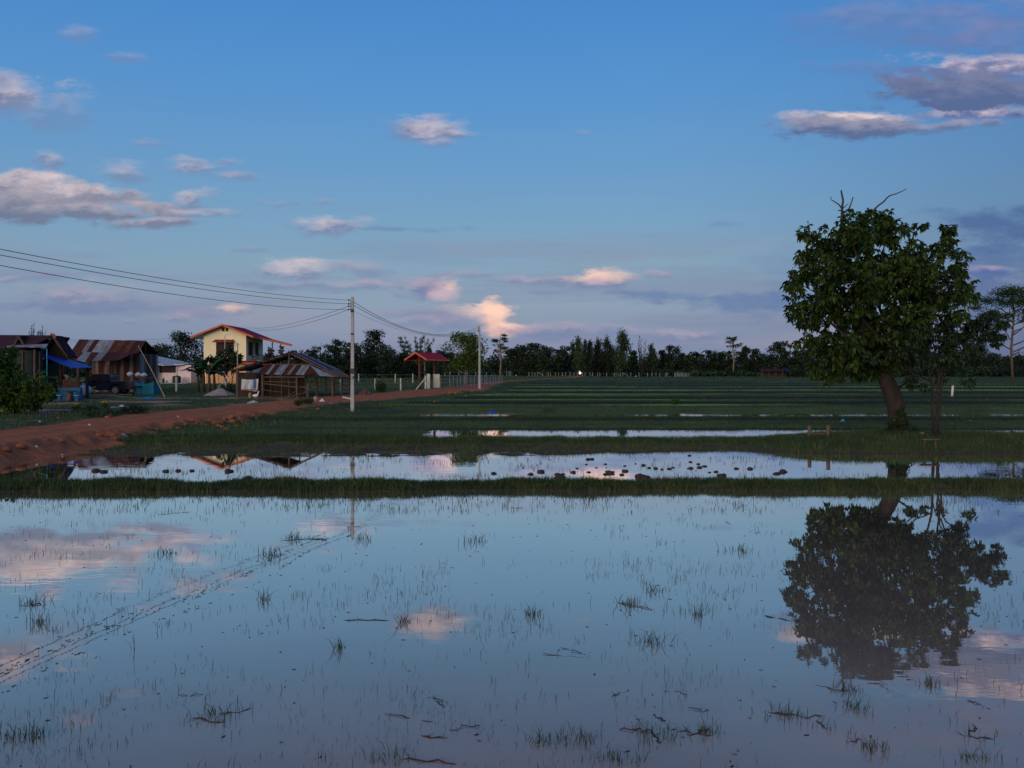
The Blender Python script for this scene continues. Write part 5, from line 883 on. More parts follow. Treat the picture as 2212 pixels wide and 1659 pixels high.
a_, c_ = ground_px(343, 398), ground_px(351.5, 400); o_ = MB().tube([Vector(a_)+Vector((0, 0, .06)), Vector(c_)+Vector((0, 0, .06))], .06, 8).build('white_pipe', M['whitepost'], None); tag(o_, 'white pipe lying on the grass just left of the near power pole', 'pipe')
for i, (x0_, y0_, x1_, y1_, lab) in enumerate(((930,945,1480,948,'longest pale pole lying nearest the pickup'),(940,962,1300,958,'middle one of the pale poles lying before the pickup'),(960,978,1400,985,'front one of the pale poles lying before the pickup'))):
    yy = 66-i*1.2; A_, B_ = P3(x0_*.0889, 0, yy), P3(x1_*.0889, 0, yy+.3); A_.z = hgt(A_.x, yy)+.10; B_.z = hgt(B_.x, yy)+.10; o_ = MB().tube([A_, A_.lerp(B_, .5)+Vector((0, .1, .03)), B_], [.05, .035], 6).build('bamboo_pole', M['bamboo'], None); tag(o_, lab, 'pole', 'poles lying in the yard')
A_ = P3(1556*.0889, 311.3+.0889*388, 66.5); B_ = P3(1860*.0889, 0, 63.5); B_.z = hgt(B_.x, B_.y)-.05; o_ = MB().tube([B_, B_.lerp(A_, .5)+Vector((.05, 0, 0)), A_], [.045, .03], 7).build('bamboo_pole', M['bamboo'], None); tag(o_, 'long bamboo pole leaning against the right end of the rusty hut', 'pole')
# white bird pecking by the barn
bp_ = base_at(255.7, 61.5); s1 = thing('duck', bp_, 'white duck standing on the grass by the left end of the barn', 'duck'); b = MB()
V = []; 
b.tube([(-.24, 0, .26), (-.16, 0, .24), (-.04, 0, .22), (.08, 0, .24), (.15, 0, .32), (.18, 0, .42), (.20, 0, .50), (.24, 0, .53), (.27, 0, .52)], [.02, .08, .125, .115, .07, .04, .042, .045, .02], 12); b.build('body', M['feather'], s1, True)
MB().tube([(.26, 0, .52), (.33, 0, .50)], [.022, .012], 6).build('bill', M['orange'], s1)
for dy in (-.05, .05): MB().tube([(0, dy, .14), (.01, dy, .01), (.07, dy, .0)], .012, 5).build('leg', M['orange'], s1)

# --- banana plants, papaya, shrubs, left bush
def banana(px, y, hgt_, n, label, rz=0):
    bs = base_at(px, y); s = thing('banana_plant', bs, label, 'banana plant', 'banana plants in front of the yellow house'); MB().tube([(0, 0, -.1), (.03, 0, hgt_*.35), (0, 0, hgt_*.62)], [.15, .12, .08], 9).build('trunk', M['wood'], s, True)
    for i in range(n):
        a_ = i*2.4+rz; el = random.uniform(.35, 1.25); Lf = hgt_*random.uniform(.5, .75); p = Vector((0, 0, hgt_*.6)); d = Vector((math.cos(a_)*math.cos(el), math.sin(a_)*math.cos(el), math.sin(el))); sd_ = d.cross(Vector((0, 0, 1))).normalized(); V = []; Fq = []
        for j in range(10):
            w2 = Lf*.15*math.sin(math.pi*min(1, (j+.3)/9.6))**.7; V += [p-sd_*w2+Vector((0, 0, -w2*.35+random.uniform(-.03, .03))), p.copy(), p+sd_*w2+Vector((0, 0, -w2*.35+random.uniform(-.03, .03)))]; m_ = len(V)
            if j: Fq += [(m_-6, m_-5, m_-2, m_-3), (m_-5, m_-4, m_-1, m_-2)]
            p = p+d*Lf/9; d = (d+Vector((0, 0, -.17))).normalized()
        npmesh('leaf', [tuple(v) for v in V], Fq, M['banana'], s, np.ones((len(V), 3))*random.uniform(.7, 1.4), True)
for px, hh, n_, lab in ((198, 2.6, 11, 'leftmost banana plant, beside the pink bungalow'), (203.5, 3.3, 12, 'tallest banana plant, second from the left'), (209, 2.9, 11, 'third banana plant from the left, before the yellow house'), (214, 2.6, 10, 'rightmost banana plant, behind the sand pile')): banana(px, 72+random.uniform(-1, 2), hh, n_, lab, px)
def shrub(name, label, cat, px, y, bl, n, ln, wd, m, stem=True, group=None, droop=.3, rosette=1):
    bs = base_at(px, y); s = thing(name, bs, label, cat, group); crown(s, [leaves(bl, n, ln, wd, droop, .4, .2, rosette)], M[m], 'foliage')
    if stem:
        b = MB()
        for i in range(7): e = random.choice(bl); limb(b, (random.uniform(-.1, .1), 0, -.05), e[:3], .03, .008, .12, 5, 3)
        b.build('stem', M['bark'], s, True)
    return s
K = sc(70); shrub('papaya_tree', 'dark leafy tree in front of the yellow house window', 'tree', 180.2+.0889*540, 74, [((x-540)*.0889*sc(74), random.uniform(-.5, .5), (930-z)*.0889*sc(74)-.15, r*.0889*sc(74), .7, r*.0889*sc(74)) for x, z, r in ((540,430,50),(600,470,60),(480,500,60),(560,520,70),(640,520,50),(450,570,60),(520,590,70),(600,590,60),(660,560,40),(330,530,50),(380,560,50),(680,500,25),(420,620,40),(520,650,40))], 2600, .26, .12, 'lf_dark', droop=.6, rosette=6)
shrub('shrub', 'rounded dark green shrub left of the barn', 'shrub', 229, 70, [(0, 0, .5, .55, .5, .5), (.35, 0, .35, .35, .4, .35), (-.35, 0, .4, .35, .4, .4)], 900, .12, .06, 'lf_dark')
shrub('tussock', 'round tussock of tall grass right of the near power pole', 'grass tussock', 381, 70.5, [(0, 0, .45, .55, .5, .5)], 900, .3, .04, 'lf_mid', False, None, -1.2)
shrub('shrub', 'low dark bush on the left roadside verge, near the middle of it', 'shrub', 134, 44, [(0, 0, .3, .5, .4, .3), (.45, .1, .22, .35, .3, .25), (-.5, 0, .2, .3, .3, .22)], 1500, .09, .045, 'lf_dark')
shrub('shrub', 'small leafy weed tuft on the grassy bank left of the near power pole foot', 'shrub', 298, 52.5, [(0, 0, .22, .35, .3, .22)], 500, .10, .05, 'lf_mid')
shrub('shrub', 'small weedy bush growing out of the terraced fields, centre right', 'shrub', 675, 57.3, [(0, 0, .2, .4, .3, .25)], 500, .12, .05, 'lf_bush')
for px, y_, w_, lab in ((98, 41.5, 1.1, 'leafy weed bush on the verge just right of the big bush'), (112, 43.5, .9, 'leafy weed bush on the verge between the two yellow flower clusters'), (88, 47, 1.0, 'leafy weed bush behind the nearer yellow flower cluster'), (306, 54.5, .6, 'low weed bush on the bank below the barn')):
    shrub('weed_bush', lab, 'weeds', px, y_, [(random.uniform(-w_, w_)*.6, random.uniform(-.3, .3), random.uniform(.1, .32), .3, .3, .2) for _ in range(7)], 1100, .10, .05, 'lf_mid', False, 'weed bushes on the verge')
YB = 45.; kB = .0889*sc(YB); BU = [(20,330,60),(60,420,60),(30,480,90),(60,560,90),(100,600,70),(20,650,120),(140,560,40),(90,720,110),(180,690,60),(200,760,90),(40,830,150),(180,850,130),(280,800,80),(330,860,100),(420,780,60),(470,730,50),(520,700,50),(430,860,90),(540,780,60),(600,760,45),(640,830,40),(560,880,70),(100,980,150),(250,980,130),(380,980,110),(500,970,90),(620,940,60),(60,1080,110),(200,1090,90),(330,1080,80),(450,1070,70),(150,1140,50),(-80,700,200),(-80,950,220),(-100,450,120)]
bs = base_at(300*.0889, YB); bl = []
for x, z, r in BU:
    p = P3(x*.0889, 311.3+.0889*z, YB)-bs; bl.append((p.x, random.uniform(-.7, .7), max(p.z, .15), r*kB*1.1, r*kB*1.3, r*kB))
    if r > 85: bl.append((p.x, random.uniform(-.9, .9), max(p.z, .15), r*kB, r*kB*1.2, r*kB))
s = thing('bush', bs, 'large rambling green bush with yellowish leaves at the left edge', 'bush'); crown(s, [leaves(bl, 15000, .15, .085, .45, .35, .2, 6)], M['lf_bush'], 'foliage')
b = MB(); 
for e in random.sample(bl, 14): limb(b, (e[0]*.6, 0, -.1), e[:3], .035, .01, .1, 5, 4)
b.build('stem', M['bark'], s, True)
for i, (px, py) in enumerate(((76, 404.5), (104.3, 402.5))):
    x, y, z = ground_px(px, py+5); p = P3(px, py, y); s = thing('flower_cluster', (x, y, z), ('bright yellow flower cluster nearer the big bush', 'bright yellow flower cluster farther right on the verge')[i], 'flowers', 'yellow flowers on the verge'); hz = max(.2, p.z-z)
    MB().tube([(0, 0, -.05), (.02, 0, hz)], .012, 5).build('stem', M['lf_bush'], s); b = MB()
    for j in range(22): a_ = random.uniform(0, 6.3); e = Vector((random.gauss(0, .09), random.gauss(0, .08), hz+random.gauss(0, .05))); b.ball(e, (.05, .05, .02), 6, 4)
    b.build('blossom', M['flower'], s); V = MB(); crown(s, [leaves([(0, 0, hz*.5, .3, .3, hz*.5)], 260, .12, .05)], M['lf_bush'], 'foliage')
# ------------------------------------------------------------------ poles and wires
def lpole(px, ptop, y, w, label, marks=True, arm=True):
    x = (px-512)/F*y; g_ = hgt(x, y); H = CH-(ptop-HZ)/F*y-g_; s = thing('utility_pole', (x, y, g_), label, 'utility pole'); b = MB()
    n = 10; t0, t1 = w, w*.72; vs = []
    for i, (z, q_) in enumerate(((-.4, t0), (H-.04, t1), (H, t1*.75))): vs += [(-q_/2, -q_/2.4, z), (q_/2, -q_/2.4, z), (q_/2, q_/2.4, z), (-q_/2, q_/2.4, z)]
    b.add(vs, [(0, 1, 5, 4), (1, 2, 6, 5), (2, 3, 7, 6), (3, 0, 4, 7), (4, 5, 9, 8), (5, 6, 10, 9), (6, 7, 11, 10), (7, 4, 8, 11), (8, 9, 10, 11)]); b.build('shaft', M['concrete'], s, bevel=.012)
    return s, H, (x, y, g_)
s1, H1, B1 = lpole(352.5, 296.5, 52, .235, 'tall near concrete utility pole with black bands and wire insulators'); kz = .0889*sc(52); zz = lambda z: CH-(278.5+.0889*z-HZ)*sc(52)-B1[2]
for z0_, z1_, w_, nm in ((345, 382, .062, 'black_band'), (615, 632, .060, 'black_band'), (1012, 1072, .098, 'black_panel')):
    MB().box(-w_-.035, w_+.035, -.118, -.10+(.0), zz(z1_), zz(z0_)).build(nm, M['black'], s1)
b = MB(); b.box(-.09, .09, -.124, -.119, zz(1128), zz(1098)); b.build('number_plate', M['black'], s1)
b = MB(); b.tube([(-.02, -.129, zz(1113)), (-.02, -.125, zz(1113))], .05, 14); b.build('round_emblem', M['whitepost'], s1)
b = MB(); b.tube([(0, -.124, zz(384)-.02), (0, -.119, zz(384)-.02)], .035, 10); b.build('disc', M['whitepost'], s1)
rk = MB(); rk.tube([(-.13, 0, zz(240)), (-.13, 0, zz(352))], .014, 6); 
for z in (243, 285, 312, 350): rk.tube([(0, 0, zz(z)), (-.30, 0, zz(z))], .016, 6)
rk = rk.build('insulator_rack', M['black'], s1)
for z in (243, 285, 312, 350): MB().tube([(-.24, 0, zz(z)-.05), (-.24, 0, zz(z)), (-.24, 0, zz(z)+.06)], [.04, .025, .045], 8).build('insulator', M['black'], s1)
s2, H2, B2 = lpole(479.5, 325.5, 77, .21, 'shorter farther concrete pole beside the metal railings and dirt mound')
MB().box(-.13, -.09, -.05, .05, H2-.62, H2-.10).build('insulator_rack', M['black'], s2)
x_ = (424.7-512)/F*81; g_ = hgt(x_, 81); H3 = CH-(340-HZ)/F*81-g_; s3 = thing('utility_pole', (x_, 81, g_), 'thin grey steel pole standing through the gate shelter', 'utility pole'); MB().tube([(0, 0, -.3), (0, 0, H3)], [.06, .05], 8).build('shaft', M['steel'], s3, True); b = MB(); b.box(-.12, .12, -.15, -.06, H3-3.3, H3-3.0); b.build('meter_box', M['black'], s3)
s4 = base_at(225, 88); H4 = CH-(334.5-HZ)/F*88-s4.z; s4 = thing('street_lamp', s4, 'slim lamp post with a small bent arm in front of the yellow house', 'street lamp'); MB().tube([(0, 0, -.2), (0, 0, H4-.15)], .04, 7).build('post', M['steel'], s4); MB().tube([(0, 0, H4-.25), (.12, 0, H4-.05), (.40, 0, H4+.02)], .03, 6).build('arm', M['steel'], s4); MB().box(.34, .62, -.07, .07, H4-.02, H4+.05).build('lamp_head', M['steel'], s4)
s5 = base_at(237.3, 68.5); H5 = CH-(343-HZ)/F*68.5-s5.z; s5 = thing('wooden_pole', s5, 'tall thin wooden pole with a small crosspiece by the left end of the barn', 'pole'); MB().tube([(0, 0, -.2), (.03, 0, H5)], [.06, .04], 7).build('shaft', M['palewood'], s5, True); MB().tube([(-.2, 0, H5-.2), (.2, 0, H5-.12)], .02, 5).build('crosspiece', M['palewood'], s5)
# support for the wires left of the frame
p0_ = Vector((-17.6, 9.5, hgt(-17.6, 9.5))); s0 = thing('utility_pole', p0_, 'concrete pole that carries the wires beyond the left edge', 'utility pole'); MB().tube([(0, 0, -.4), (0, 0, 7.4)], [.15, .1], 8).build('shaft', M['concrete'], s0)
def wire(a, c, sag, r, label, group, n=26):
    a, c = Vector(a), Vector(c); pts = [a.lerp(c, i/n)-Vector((0, 0, 4*sag*(i/n)*(1-i/n))) for i in range(n+1)]; o = MB().tube(pts, r, 5).build('power_line', M['black'], None); tag(o, label, 'wire', group)
W1 = lambda z, dx=-.24: Vector((B1[0]+dx, B1[1], B1[2]+zz(z)))
G1 = 'wires from the near pole to the left edge'
for (z, py0, lab) in ((243, 244, 'top wire of the set running from the near pole off the left edge'), (285, 250, 'middle wire of the set running from the near pole off the left edge'), (350, 260.5, 'lowest and slackest wire running from the near pole off the left edge')):
    # the left support height is chosen so that the wire leaves the frame where it does in the photograph
    a = W1(z); yv = 23.4; zt_ = CH-(py0-HZ)/F*yv; t0 = (52-yv)/(52-9.5); sag = .62 if z < 300 else .75; za = (zt_+4*sag*t0*(1-t0)-a.z*(1-t0))/t0; wire(a, (p0_.x, 9.5, za), sag, .011, lab, G1)
for i, (z, z2, lab) in enumerate(((265, .15, 'upper wire hanging between the near and the farther pole'), (302, .38, 'lower wire hanging between the near and the farther pole'))): wire(W1(z, .08), (B2[0]-.1, 77, B2[2]+H2-z2), 1.30 if i == 0 else 1.15, .016, lab, 'wires between the two poles')
wire(W1(365, .08), (B2[0]-.1, 77, B2[2]+H2-.5), 1.0, .008, 'thinnest wire hanging between the two poles', 'wires between the two poles')
wire(W1(312), (X0+ph(755, 190, 6.)[0], 113, g0+ph(755, 186, 6.)[2]), .5, .014, 'upper service wire from the near pole to the yellow house', 'service wires to the yellow house')
wire(W1(350), (X0+ph(825, 208, 6.)[0], 113, g0+ph(825, 208, 6.)[2]), .5, .014, 'lower service wire from the near pole to the yellow house', 'service wires to the yellow house')
for z0_, z1_, lab in ((315, 290, 'upper thin wire crossing the sky behind the tin hut'), (338, 322, 'lower thin wire crossing the sky behind the tin hut')): wire(P3(56, 311.3+.0889*z0_, 90), P3(190, 311.3+.0889*z1_, 96), .25, .013, lab, 'wires behind the tin hut')
wire(P3(30, 311.3+.0889*590, 64), P3(108, 311.3+.0889*608, 64.5), .25, .012, 'clothes line from the blue porch to the tin hut post', 'clothes lines'); wire(P3(108, 311.3+.0889*608, 64.5), P3(137, 311.3+.0889*575, 66), .1, .012, 'clothes line between the tin hut post and the bamboo pole', 'clothes lines'); wire(P3(137, 311.3+.0889*575, 66), P3(237.3, 311.3+.0889*662, 68.5), .35, .012, 'long slack line from the bamboo pole to the thin wooden pole', 'clothes lines')

# ------------------------------------------------------------------ gate shelter
Yg = 80; def_ = None
gx_ = (418-512)/F*Yg; gg = hgt(gx_, Yg); s = thing('gate_shelter', (gx_, Yg, gg), 'small red-roofed gate shelter on two dark red posts', 'gate shelter', rz=math.radians(-35)); kg = .0889*sc(Yg)
zg = lambda z: CH-(278.5+.0889*z-HZ)*sc(Yg)-gg; tz, ez = zg(828), zg(910); hw = 1.42; Lg = 3.0; y0_ = -.35
b = MB(); b.slab([(-hw, y0_, ez), (0, y0_, tz), (0, Lg, tz), (-hw, Lg, ez)], .06); b.slab([(0, y0_, tz), (hw, y0_, ez), (hw, Lg, ez), (0, Lg, tz)], .06); rf = b.build('roof', M['redroof'], s)
b = MB()
for sg in (-1, 1): b.slab([(0, y0_-.03, tz+.03), (sg*(hw+.03), y0_-.03, ez+.02), (sg*(hw+.03), y0_-.03, ez-.14), (0, y0_-.03, tz-.14)], .04)
b.box(hw+.003, hw+.04, y0_, Lg, ez-.13, ez+.0); b.box(-hw-.04, -hw-.003, y0_, Lg, ez-.13, ez); b.build('fascia', M['orange'], rf)
for yy in (.25, 2.45):
    MB().box(-.09, .09, yy-.09, yy+.09, -.2, tz-.25).build('post', M['brown'], s); b = MB(); b.tube([(-hw+.15, yy, ez-.06), (hw-.15, yy, ez-.06)], .045, 5); b.tube([(0, yy, ez-.62), (hw*.55, yy, ez-.06)], .035, 5); b.tube([(0, yy, ez-.62), (-hw*.55, yy, ez-.06)], .035, 5); b.build('brace', M['brown'], s)
def at80(zx_, y=80.): return (344+.0889*zx_-512)/F*y
for x0_, x1_, zt_, zb_, yy, lab in ((930, 968, 1072, 1230, 80.6, 'narrow pale green gate leaf left of the right shelter post'), (1002, 1076, 1076, 1226, 81.4, 'wide pale green gate leaf right of the right shelter post')):
    xa, xb_ = at80(x0_, yy), at80(x1_, yy); g_ = hgt((xa+xb_)/2, yy); zt2 = CH-(278.5+.0889*zt_-HZ)*sc(yy)-g_; o = thing('gate_leaf', ((xa+xb_)/2, yy, g_), lab, 'gate', 'pale green gate leaves'); w_ = (xb_-xa)/2
    MB().box(-w_+.04, w_-.04, -.015, .015, .08, zt2-.04).build('board', M['paleboard'], o); b = MB(); b.box(-w_, -w_+.04, -.03, .03, .03, zt2); b.box(w_-.04, w_, -.03, .03, .03, zt2); b.box(-w_+.041, w_-.041, -.028, .028, zt2-.04, zt2-.002); b.box(-w_+.041, w_-.041, -.028, .028, .04, .079); b.build('frame', M['whitepost'], o)
    if x0_ < 950: MB().box(-.05, -.03, -.04, -.016, zt2*.45, zt2*.55).build('handle', M['black'], o)
x_ = at80(915, 79.2); g_ = hgt(x_, 79.2); o = thing('concrete_post', (x_, 79.2, g_), 'short white concrete post with a slanting strut, left of the gate leaves', 'post'); MB().box(-.06, .06, -.06, .06, -.2, 1.25).build('shaft', M['whitepost'], o); MB().tube([(at80(800, 78.4)-x_, -.8, hgt(at80(800, 78.4), 78.4)-g_), (-.02, -.04, .98)], .06, 4).build('strut', M['whitepost'], o)
x_ = at80(880, 80.4); o = thing('parked_bicycle', (x_, 80.6, hgt(x_, 80.6)), 'dark bicycle leaning behind the strut inside the gate shelter', 'bicycle')
for dx in (-.45, .45):
    b = MB(); b.tube([(dx+.31*math.cos(a), 0, .33+.31*math.sin(a)) for a in np.linspace(0, 6.283, 19)], .02, 5, False); b.build('wheel', M['black'], o)
b = MB(); b.tube([(-.45, 0, .33), (-.12, 0, .8), (.3, 0, .78), (.0, 0, .32), (-.12, 0, .8)], .02, 5); b.tube([(.45, 0, .33), (.3, 0, .95), (.2, 0, 1.0)], .018, 5); b.tube([(-.45, 0, .33), (0, 0, .32)], .015, 5); b.build('frame', M['steel'], o); MB().box(-.24, -.04, -.05, .05, .84, .9).build('saddle', M['black'], o)

# ------------------------------------------------------------------ railings and fences
def fence(name, label, cat, pts, postf, rails, pm, rm, rr=.02, pr=.05, n=8):
    """posts along the points, rails at the given fractions of the height"""
    o = thing(name, pts[0][:3], label, cat); B = Vector(pts[0][:3])
    for x, y, z, hh in pts: MB().tube([(x-B.x, y-B.y, z-B.z-.2), (x-B.x, y-B.y, z-B.z+hh)], [pr, pr*.92], n).build('post', M[pm], o)
    for f in rails: MB().tube([(x-B.x, y-B.y, z-B.z+hh*f) for x, y, z, hh in pts], rr, 5).build('rail' if rr > .015 else 'wire', M[rm], o)
    return o
RX = [(1085,1232,81.5),(1190,1228,83),(1230,1226,84),(1275,1222,85),(1312,1219,86.5),(1350,1217,88),(1382,1214,89),(1425,1211,90.5),(1465,1209,92),(1508,1206,93.5),(1550,1202,95),(1585,1199,96.5),(1608,1197,97.5),(1645,1194,99),(1678,1191,100.5),(1705,1189,102),(1735,1187,103.5),(1778,1183,105)]
pts = []
for zx_, zb_, yy in RX: x = at80(zx_, yy); g_ = hgt(x, yy); pts.append((x, yy, g_, CH-(278.5+.0889*1091-HZ)*sc(yy)-g_))
fence('metal_railing', 'long grey pipe railing of four rails running right from the gate shelter', 'railing', pts, None, [.99, .70, .42, .08], 'steel', 'steel', .028, .032, 6)
# wire fence with white posts left of the shelter
PW = [(638,1120,1285,74),(348,1125,1236,78),(165,1080,1160,108)]
pts = []
for zx_, zt_, zb_, yy in PW[:2]: x = at80(zx_, yy); g_ = hgt(x, yy); pts.append((x, yy, g_, min(1.5, CH-(278.5+.0889*zt_-HZ)*sc(yy)-g_)))
pts += [((340.5-512)/F*71, 71, hgt((340.5-512)/F*71, 71), 1.35)]
fence('wire_fence', 'wire fence on white concrete posts beyond the road, left of the gate shelter', 'fence', pts, None, [.9, .6, .3], 'whitepost', 'steel', .008, .07, 6)
pts = []
for zx_, zt_ in ((165,1080),(577,1078),(775,1078)): yy = 112; x = at80(zx_, yy); g_ = hgt(x, yy); pts.append((x, yy, g_, 1.25))
fence('wire_fence', 'farther wire fence on white posts in the green field behind the barn', 'fence', pts, None, [.9, .5], 'whitepost', 'steel', .008, .07, 6)
x, y, z = ground_px(176.5, 391.5); o = thing('white_post', (x, y, z), 'lone white post in the yard in front of the pink bungalow', 'post'); MB().box(-.08, .08, -.08, .08, -.2, CH-(377-HZ)*sc(y)-z).build('shaft', M['whitepost'], o)
x, y, z = ground_px(951.7, 396.5); o = thing('white_post', (x, y, z), 'lone pale post in the fields seen between the slender stems and the right edge', 'post'); MB().tube([(0, 0, -.2), (.1, 0, CH-(385.5-HZ)*sc(y)-z)], [.10, .09], 7).build('shaft', M['whitepost'], o, True)
x, y, z = ground_px(226, 388); o = thing('white_post', (x, y, z), 'short white post with a leaning strut beside the banana plants', 'post'); b = MB(); b.box(-.07, .07, -.07, .07, -.1, 1.0); b.build('shaft', M['whitepost'], o); MB().tube([(-.85, 0, 0), (-.05, -.05, .9)], .05, 5).build('strut', M['whitepost'], o)
# far fence of white concrete posts in front of the tree belt
YF = 243
def fpost(zx_, tall=0): x = (483.3+.0889*zx_-512)/F*YF; g_ = hgt(x, YF); return (x, YF, g_, 1.15+tall*.08)
FX = [512,549,580,612,667,730,757,810,846,890,926,976,1019,1058,1115,1145,1200,1230,1285,1312,1388,1474,1545,1570,1659,1752,1848,1897,1943,1985,2055,2066]
fence('post_fence', 'long fence of white concrete posts along the foot of the tree belt', 'fence', [fpost(z) for z in FX], None, [.85, .5], 'farpost', 'steel', .006, .065, 5)
fence('post_fence', 'densely set white post fence right of the long one', 'fence', [fpost(1936+z) for z in range(216, 440, 15)], None, [.9], 'farpost', 'steel', .006, .075, 5)
fence('post_fence', 'short run of white posts right of the thin open-crowned tree', 'fence', [fpost(z, 4) for z in (265, 290, 308)], None, [.9], 'farpost', 'steel', .006, .075, 5)
fence('post_fence', 'white posts in the distance behind the bright green tree', 'fence', [fpost(z-1565) for z in (1133, 1188, 1290, 1385, 1480, 1600)], None, [.9], 'farpost', 'steel', .006, .075, 5)
for z in (612, 1474, 1570): x, y, g_, hh = fpost(z); o = thing('fence_strut', (x, y-.1, g_), {612: 'slanting strut near the left end of the long far fence', 1474: 'left one of the two close slanting struts of the far fence', 1570: 'right one of the two close slanting struts of the far fence'}[z], 'strut', 'struts of the far fence'); MB().tube([(1.9, 0, 0), (.1, 0, hh*.9)], .06, 5).build('brace', M['farpost'], o)

# ------------------------------------------------------------------ motorbike with its headlamp lit, coming along the road
x, y = (483.3+.0889*1082-512)/F*232, 232; g_ = hgt(x, y); o = thing('motorbike', (x, y, g_), 'distant motorbike with its headlamp shining on the road by the far fence', 'motorbike', rz=math.radians(-80))
for dx in (-.62, .62): MB().tube([(dx, -.05, .3), (dx, .05, .3)], .3, 14).build('wheel', M['tyre'], o)
b = MB(); b.tube([(-.62, 0, .3), (-.5, 0, .6), (.1, 0, .62), (.45, 0, .9), (.62, 0, .3)], [.06, .12, .13, .08, .05], 8); b.build('body', M['redtrim'], o, True); MB().box(-.6, .05, -.13, .13, .72, .8).build('seat', M['black'], o, bevel=.03); MB().tube([(.42, -.35, 1.0), (.45, 0, .95), (.42, .35, 1.0)], .02, 5).build('handlebar', M['steel'], o)
MB().ball((.66, 0, .86), (.16, .25, .25), 12, 8).build('headlight', M['lamp'], o, True)
# rider: one skinned body
pe = bpy.data.meshes.new('person'); J = [(-.1,0,.86),(-.08,0,1.1),(-.02,0,1.32),(.0,0,1.44),(.03,0,1.56),(.04,0,1.66),(.02,-.18,1.36),(.12,-.24,1.12),(.38,-.30,1.04),(.02,.18,1.36),(.12,.24,1.12),(.38,.30,1.04),(-.06,-.1,.84),(.3,-.18,.80),(.18,-.2,.35),(.32,-.2,.28),(-.06,.1,.84),(.3,.18,.80),(.18,.2,.35),(.32,.2,.28)]
E_ = [(0,1),(1,2),(2,3),(3,4),(4,5),(2,6),(6,7),(7,8),(2,9),(9,10),(10,11),(0,12),(12,13),(13,14),(14,15),(0,16),(16,17),(17,18),(18,19)]; Rr = [.15,.14,.16,.065,.095,.085,.075,.055,.04,.075,.055,.04,.11,.085,.055,.045,.11,.085,.055,.045]
pe.from_pydata(J, E_, []); po = bpy.data.objects.new('person', pe); po.location = (x, y, g_); po.rotation_euler = (0, 0, math.radians(-80)); put(po); md = po.modifiers.new('skin', 'SKIN')
for i, r in enumerate(Rr): pe.skin_vertices[0].data[i].radius = (r, r)
pe.skin_vertices[0].data[0].use_root = True; po.modifiers.new('sub', 'SUBSURF').levels = 1; pe.materials.append(M['cloth']); tag(po, 'person in a pale shirt riding the distant motorbike', 'person')
# shed with a blue tarp roof in the right-hand belt
ys_ = 228; xa, xb_ = (655.4+.0889*1180-512)/F*ys_, (655.4+.0889*1500-512)/F*ys_; g_ = hgt(xa, ys_); o = thing('field_shed', ((xa+xb_)/2, ys_, g_), 'distant low dark shed with a blue tarp, left of the big tree', 'shed'); w_ = (xb_-xa)/2; b = MB(); b.slab([(-w_, -1.4, 1.5), (w_, -1.4, 1.5), (w_, 1.4, 2.2), (-w_, 1.4, 2.2)], .08); b.build('roof', M['tile'], o)
MB().box(-w_+.3, w_-.3, .9, 1.0, 0, 1.7).build('wall', M['darkwood'], o)
for f in (-1, -.5, 0, .5, 1): MB().tube([(f*(w_-.2), -1.2, -.1), (f*(w_-.2), -1.2, 1.5)], .08, 6).build('post', M['wood'], o)
b = MB(); b.slab([(w_*.72, -1.5, 1.55), (w_+.1, -1.5, 1.0), (w_+.1, 1.0, 2.1), (w_*.72, 1.2, 2.5)], .05); b.build('tarp', M['blueroof'], o)

# ------------------------------------------------------------------ things on the island bank
for px, pt, pb_, yy, lab in ((809.3, 425.5, 435, 31.0, 'left one of the two weathered stakes standing in the bank grass'), (828, 425, 437.5, 30.6, 'right one of the two weathered stakes standing in the bank grass')):
    x = (px-512)/F*yy; g_ = hgt(x, yy); o = MB().tube([(0, 0, -.2), (.01, 0, CH-(pt-HZ)*sc(yy)-g_)], [.085, .07], 8).build('wooden_stake', M['wood'], None, True, loc=Vector((x, yy, g_))); tag(o, lab, 'stake', 'stakes on the bank')
A_, B_ = P3(811, 434, 30.95), P3(826, 434.3, 30.6); o = MB().tube([A_, B_], .03, 6).build('fallen_rail', M['wood'], None); tag(o, 'low rail lying between the two weathered stakes', 'rail')
yy = 28.7; x = (930-512)/F*yy; g_ = hgt(x, yy); o = thing('wooden_bench', (x, yy, g_), 'small rough wooden bench at the water edge below the slender tree', 'bench'); zt_ = max(.3, CH-(441-HZ)*sc(yy)-g_); MB().box(-.30, .30, -.12, .12, zt_-.05, zt_).build('seat', M['wood'], o, bevel=.01)
for dx in (-.2, .2): MB().tube([(dx, 0, -.3), (dx*.9, 0, zt_-.05)], .04, 6).build('leg', M['wood'], o)
for px, py, rr, lab, m in ((843, 420.3, .13, 'crumpled light-blue bag on the bund left of the big trunk', 'cyan'), (922, 433.5, .22, 'flat pale sheet on the bank between the two trunks', 'bag'), (877.5, 430, .10, 'small green-blue scrap on the bank left of the big trunk', 'tarp'), (1.5, 403, .1, 'grey scrap at the extreme left edge below the bush', 'bag')):
    x, y, z = ground_px(px, py+1.2); heap('litter', lab, 'litter', px, y, rr*2.2, rr*1.6, rr*(1.1 if px == 843 else .4), m, jag=.7)
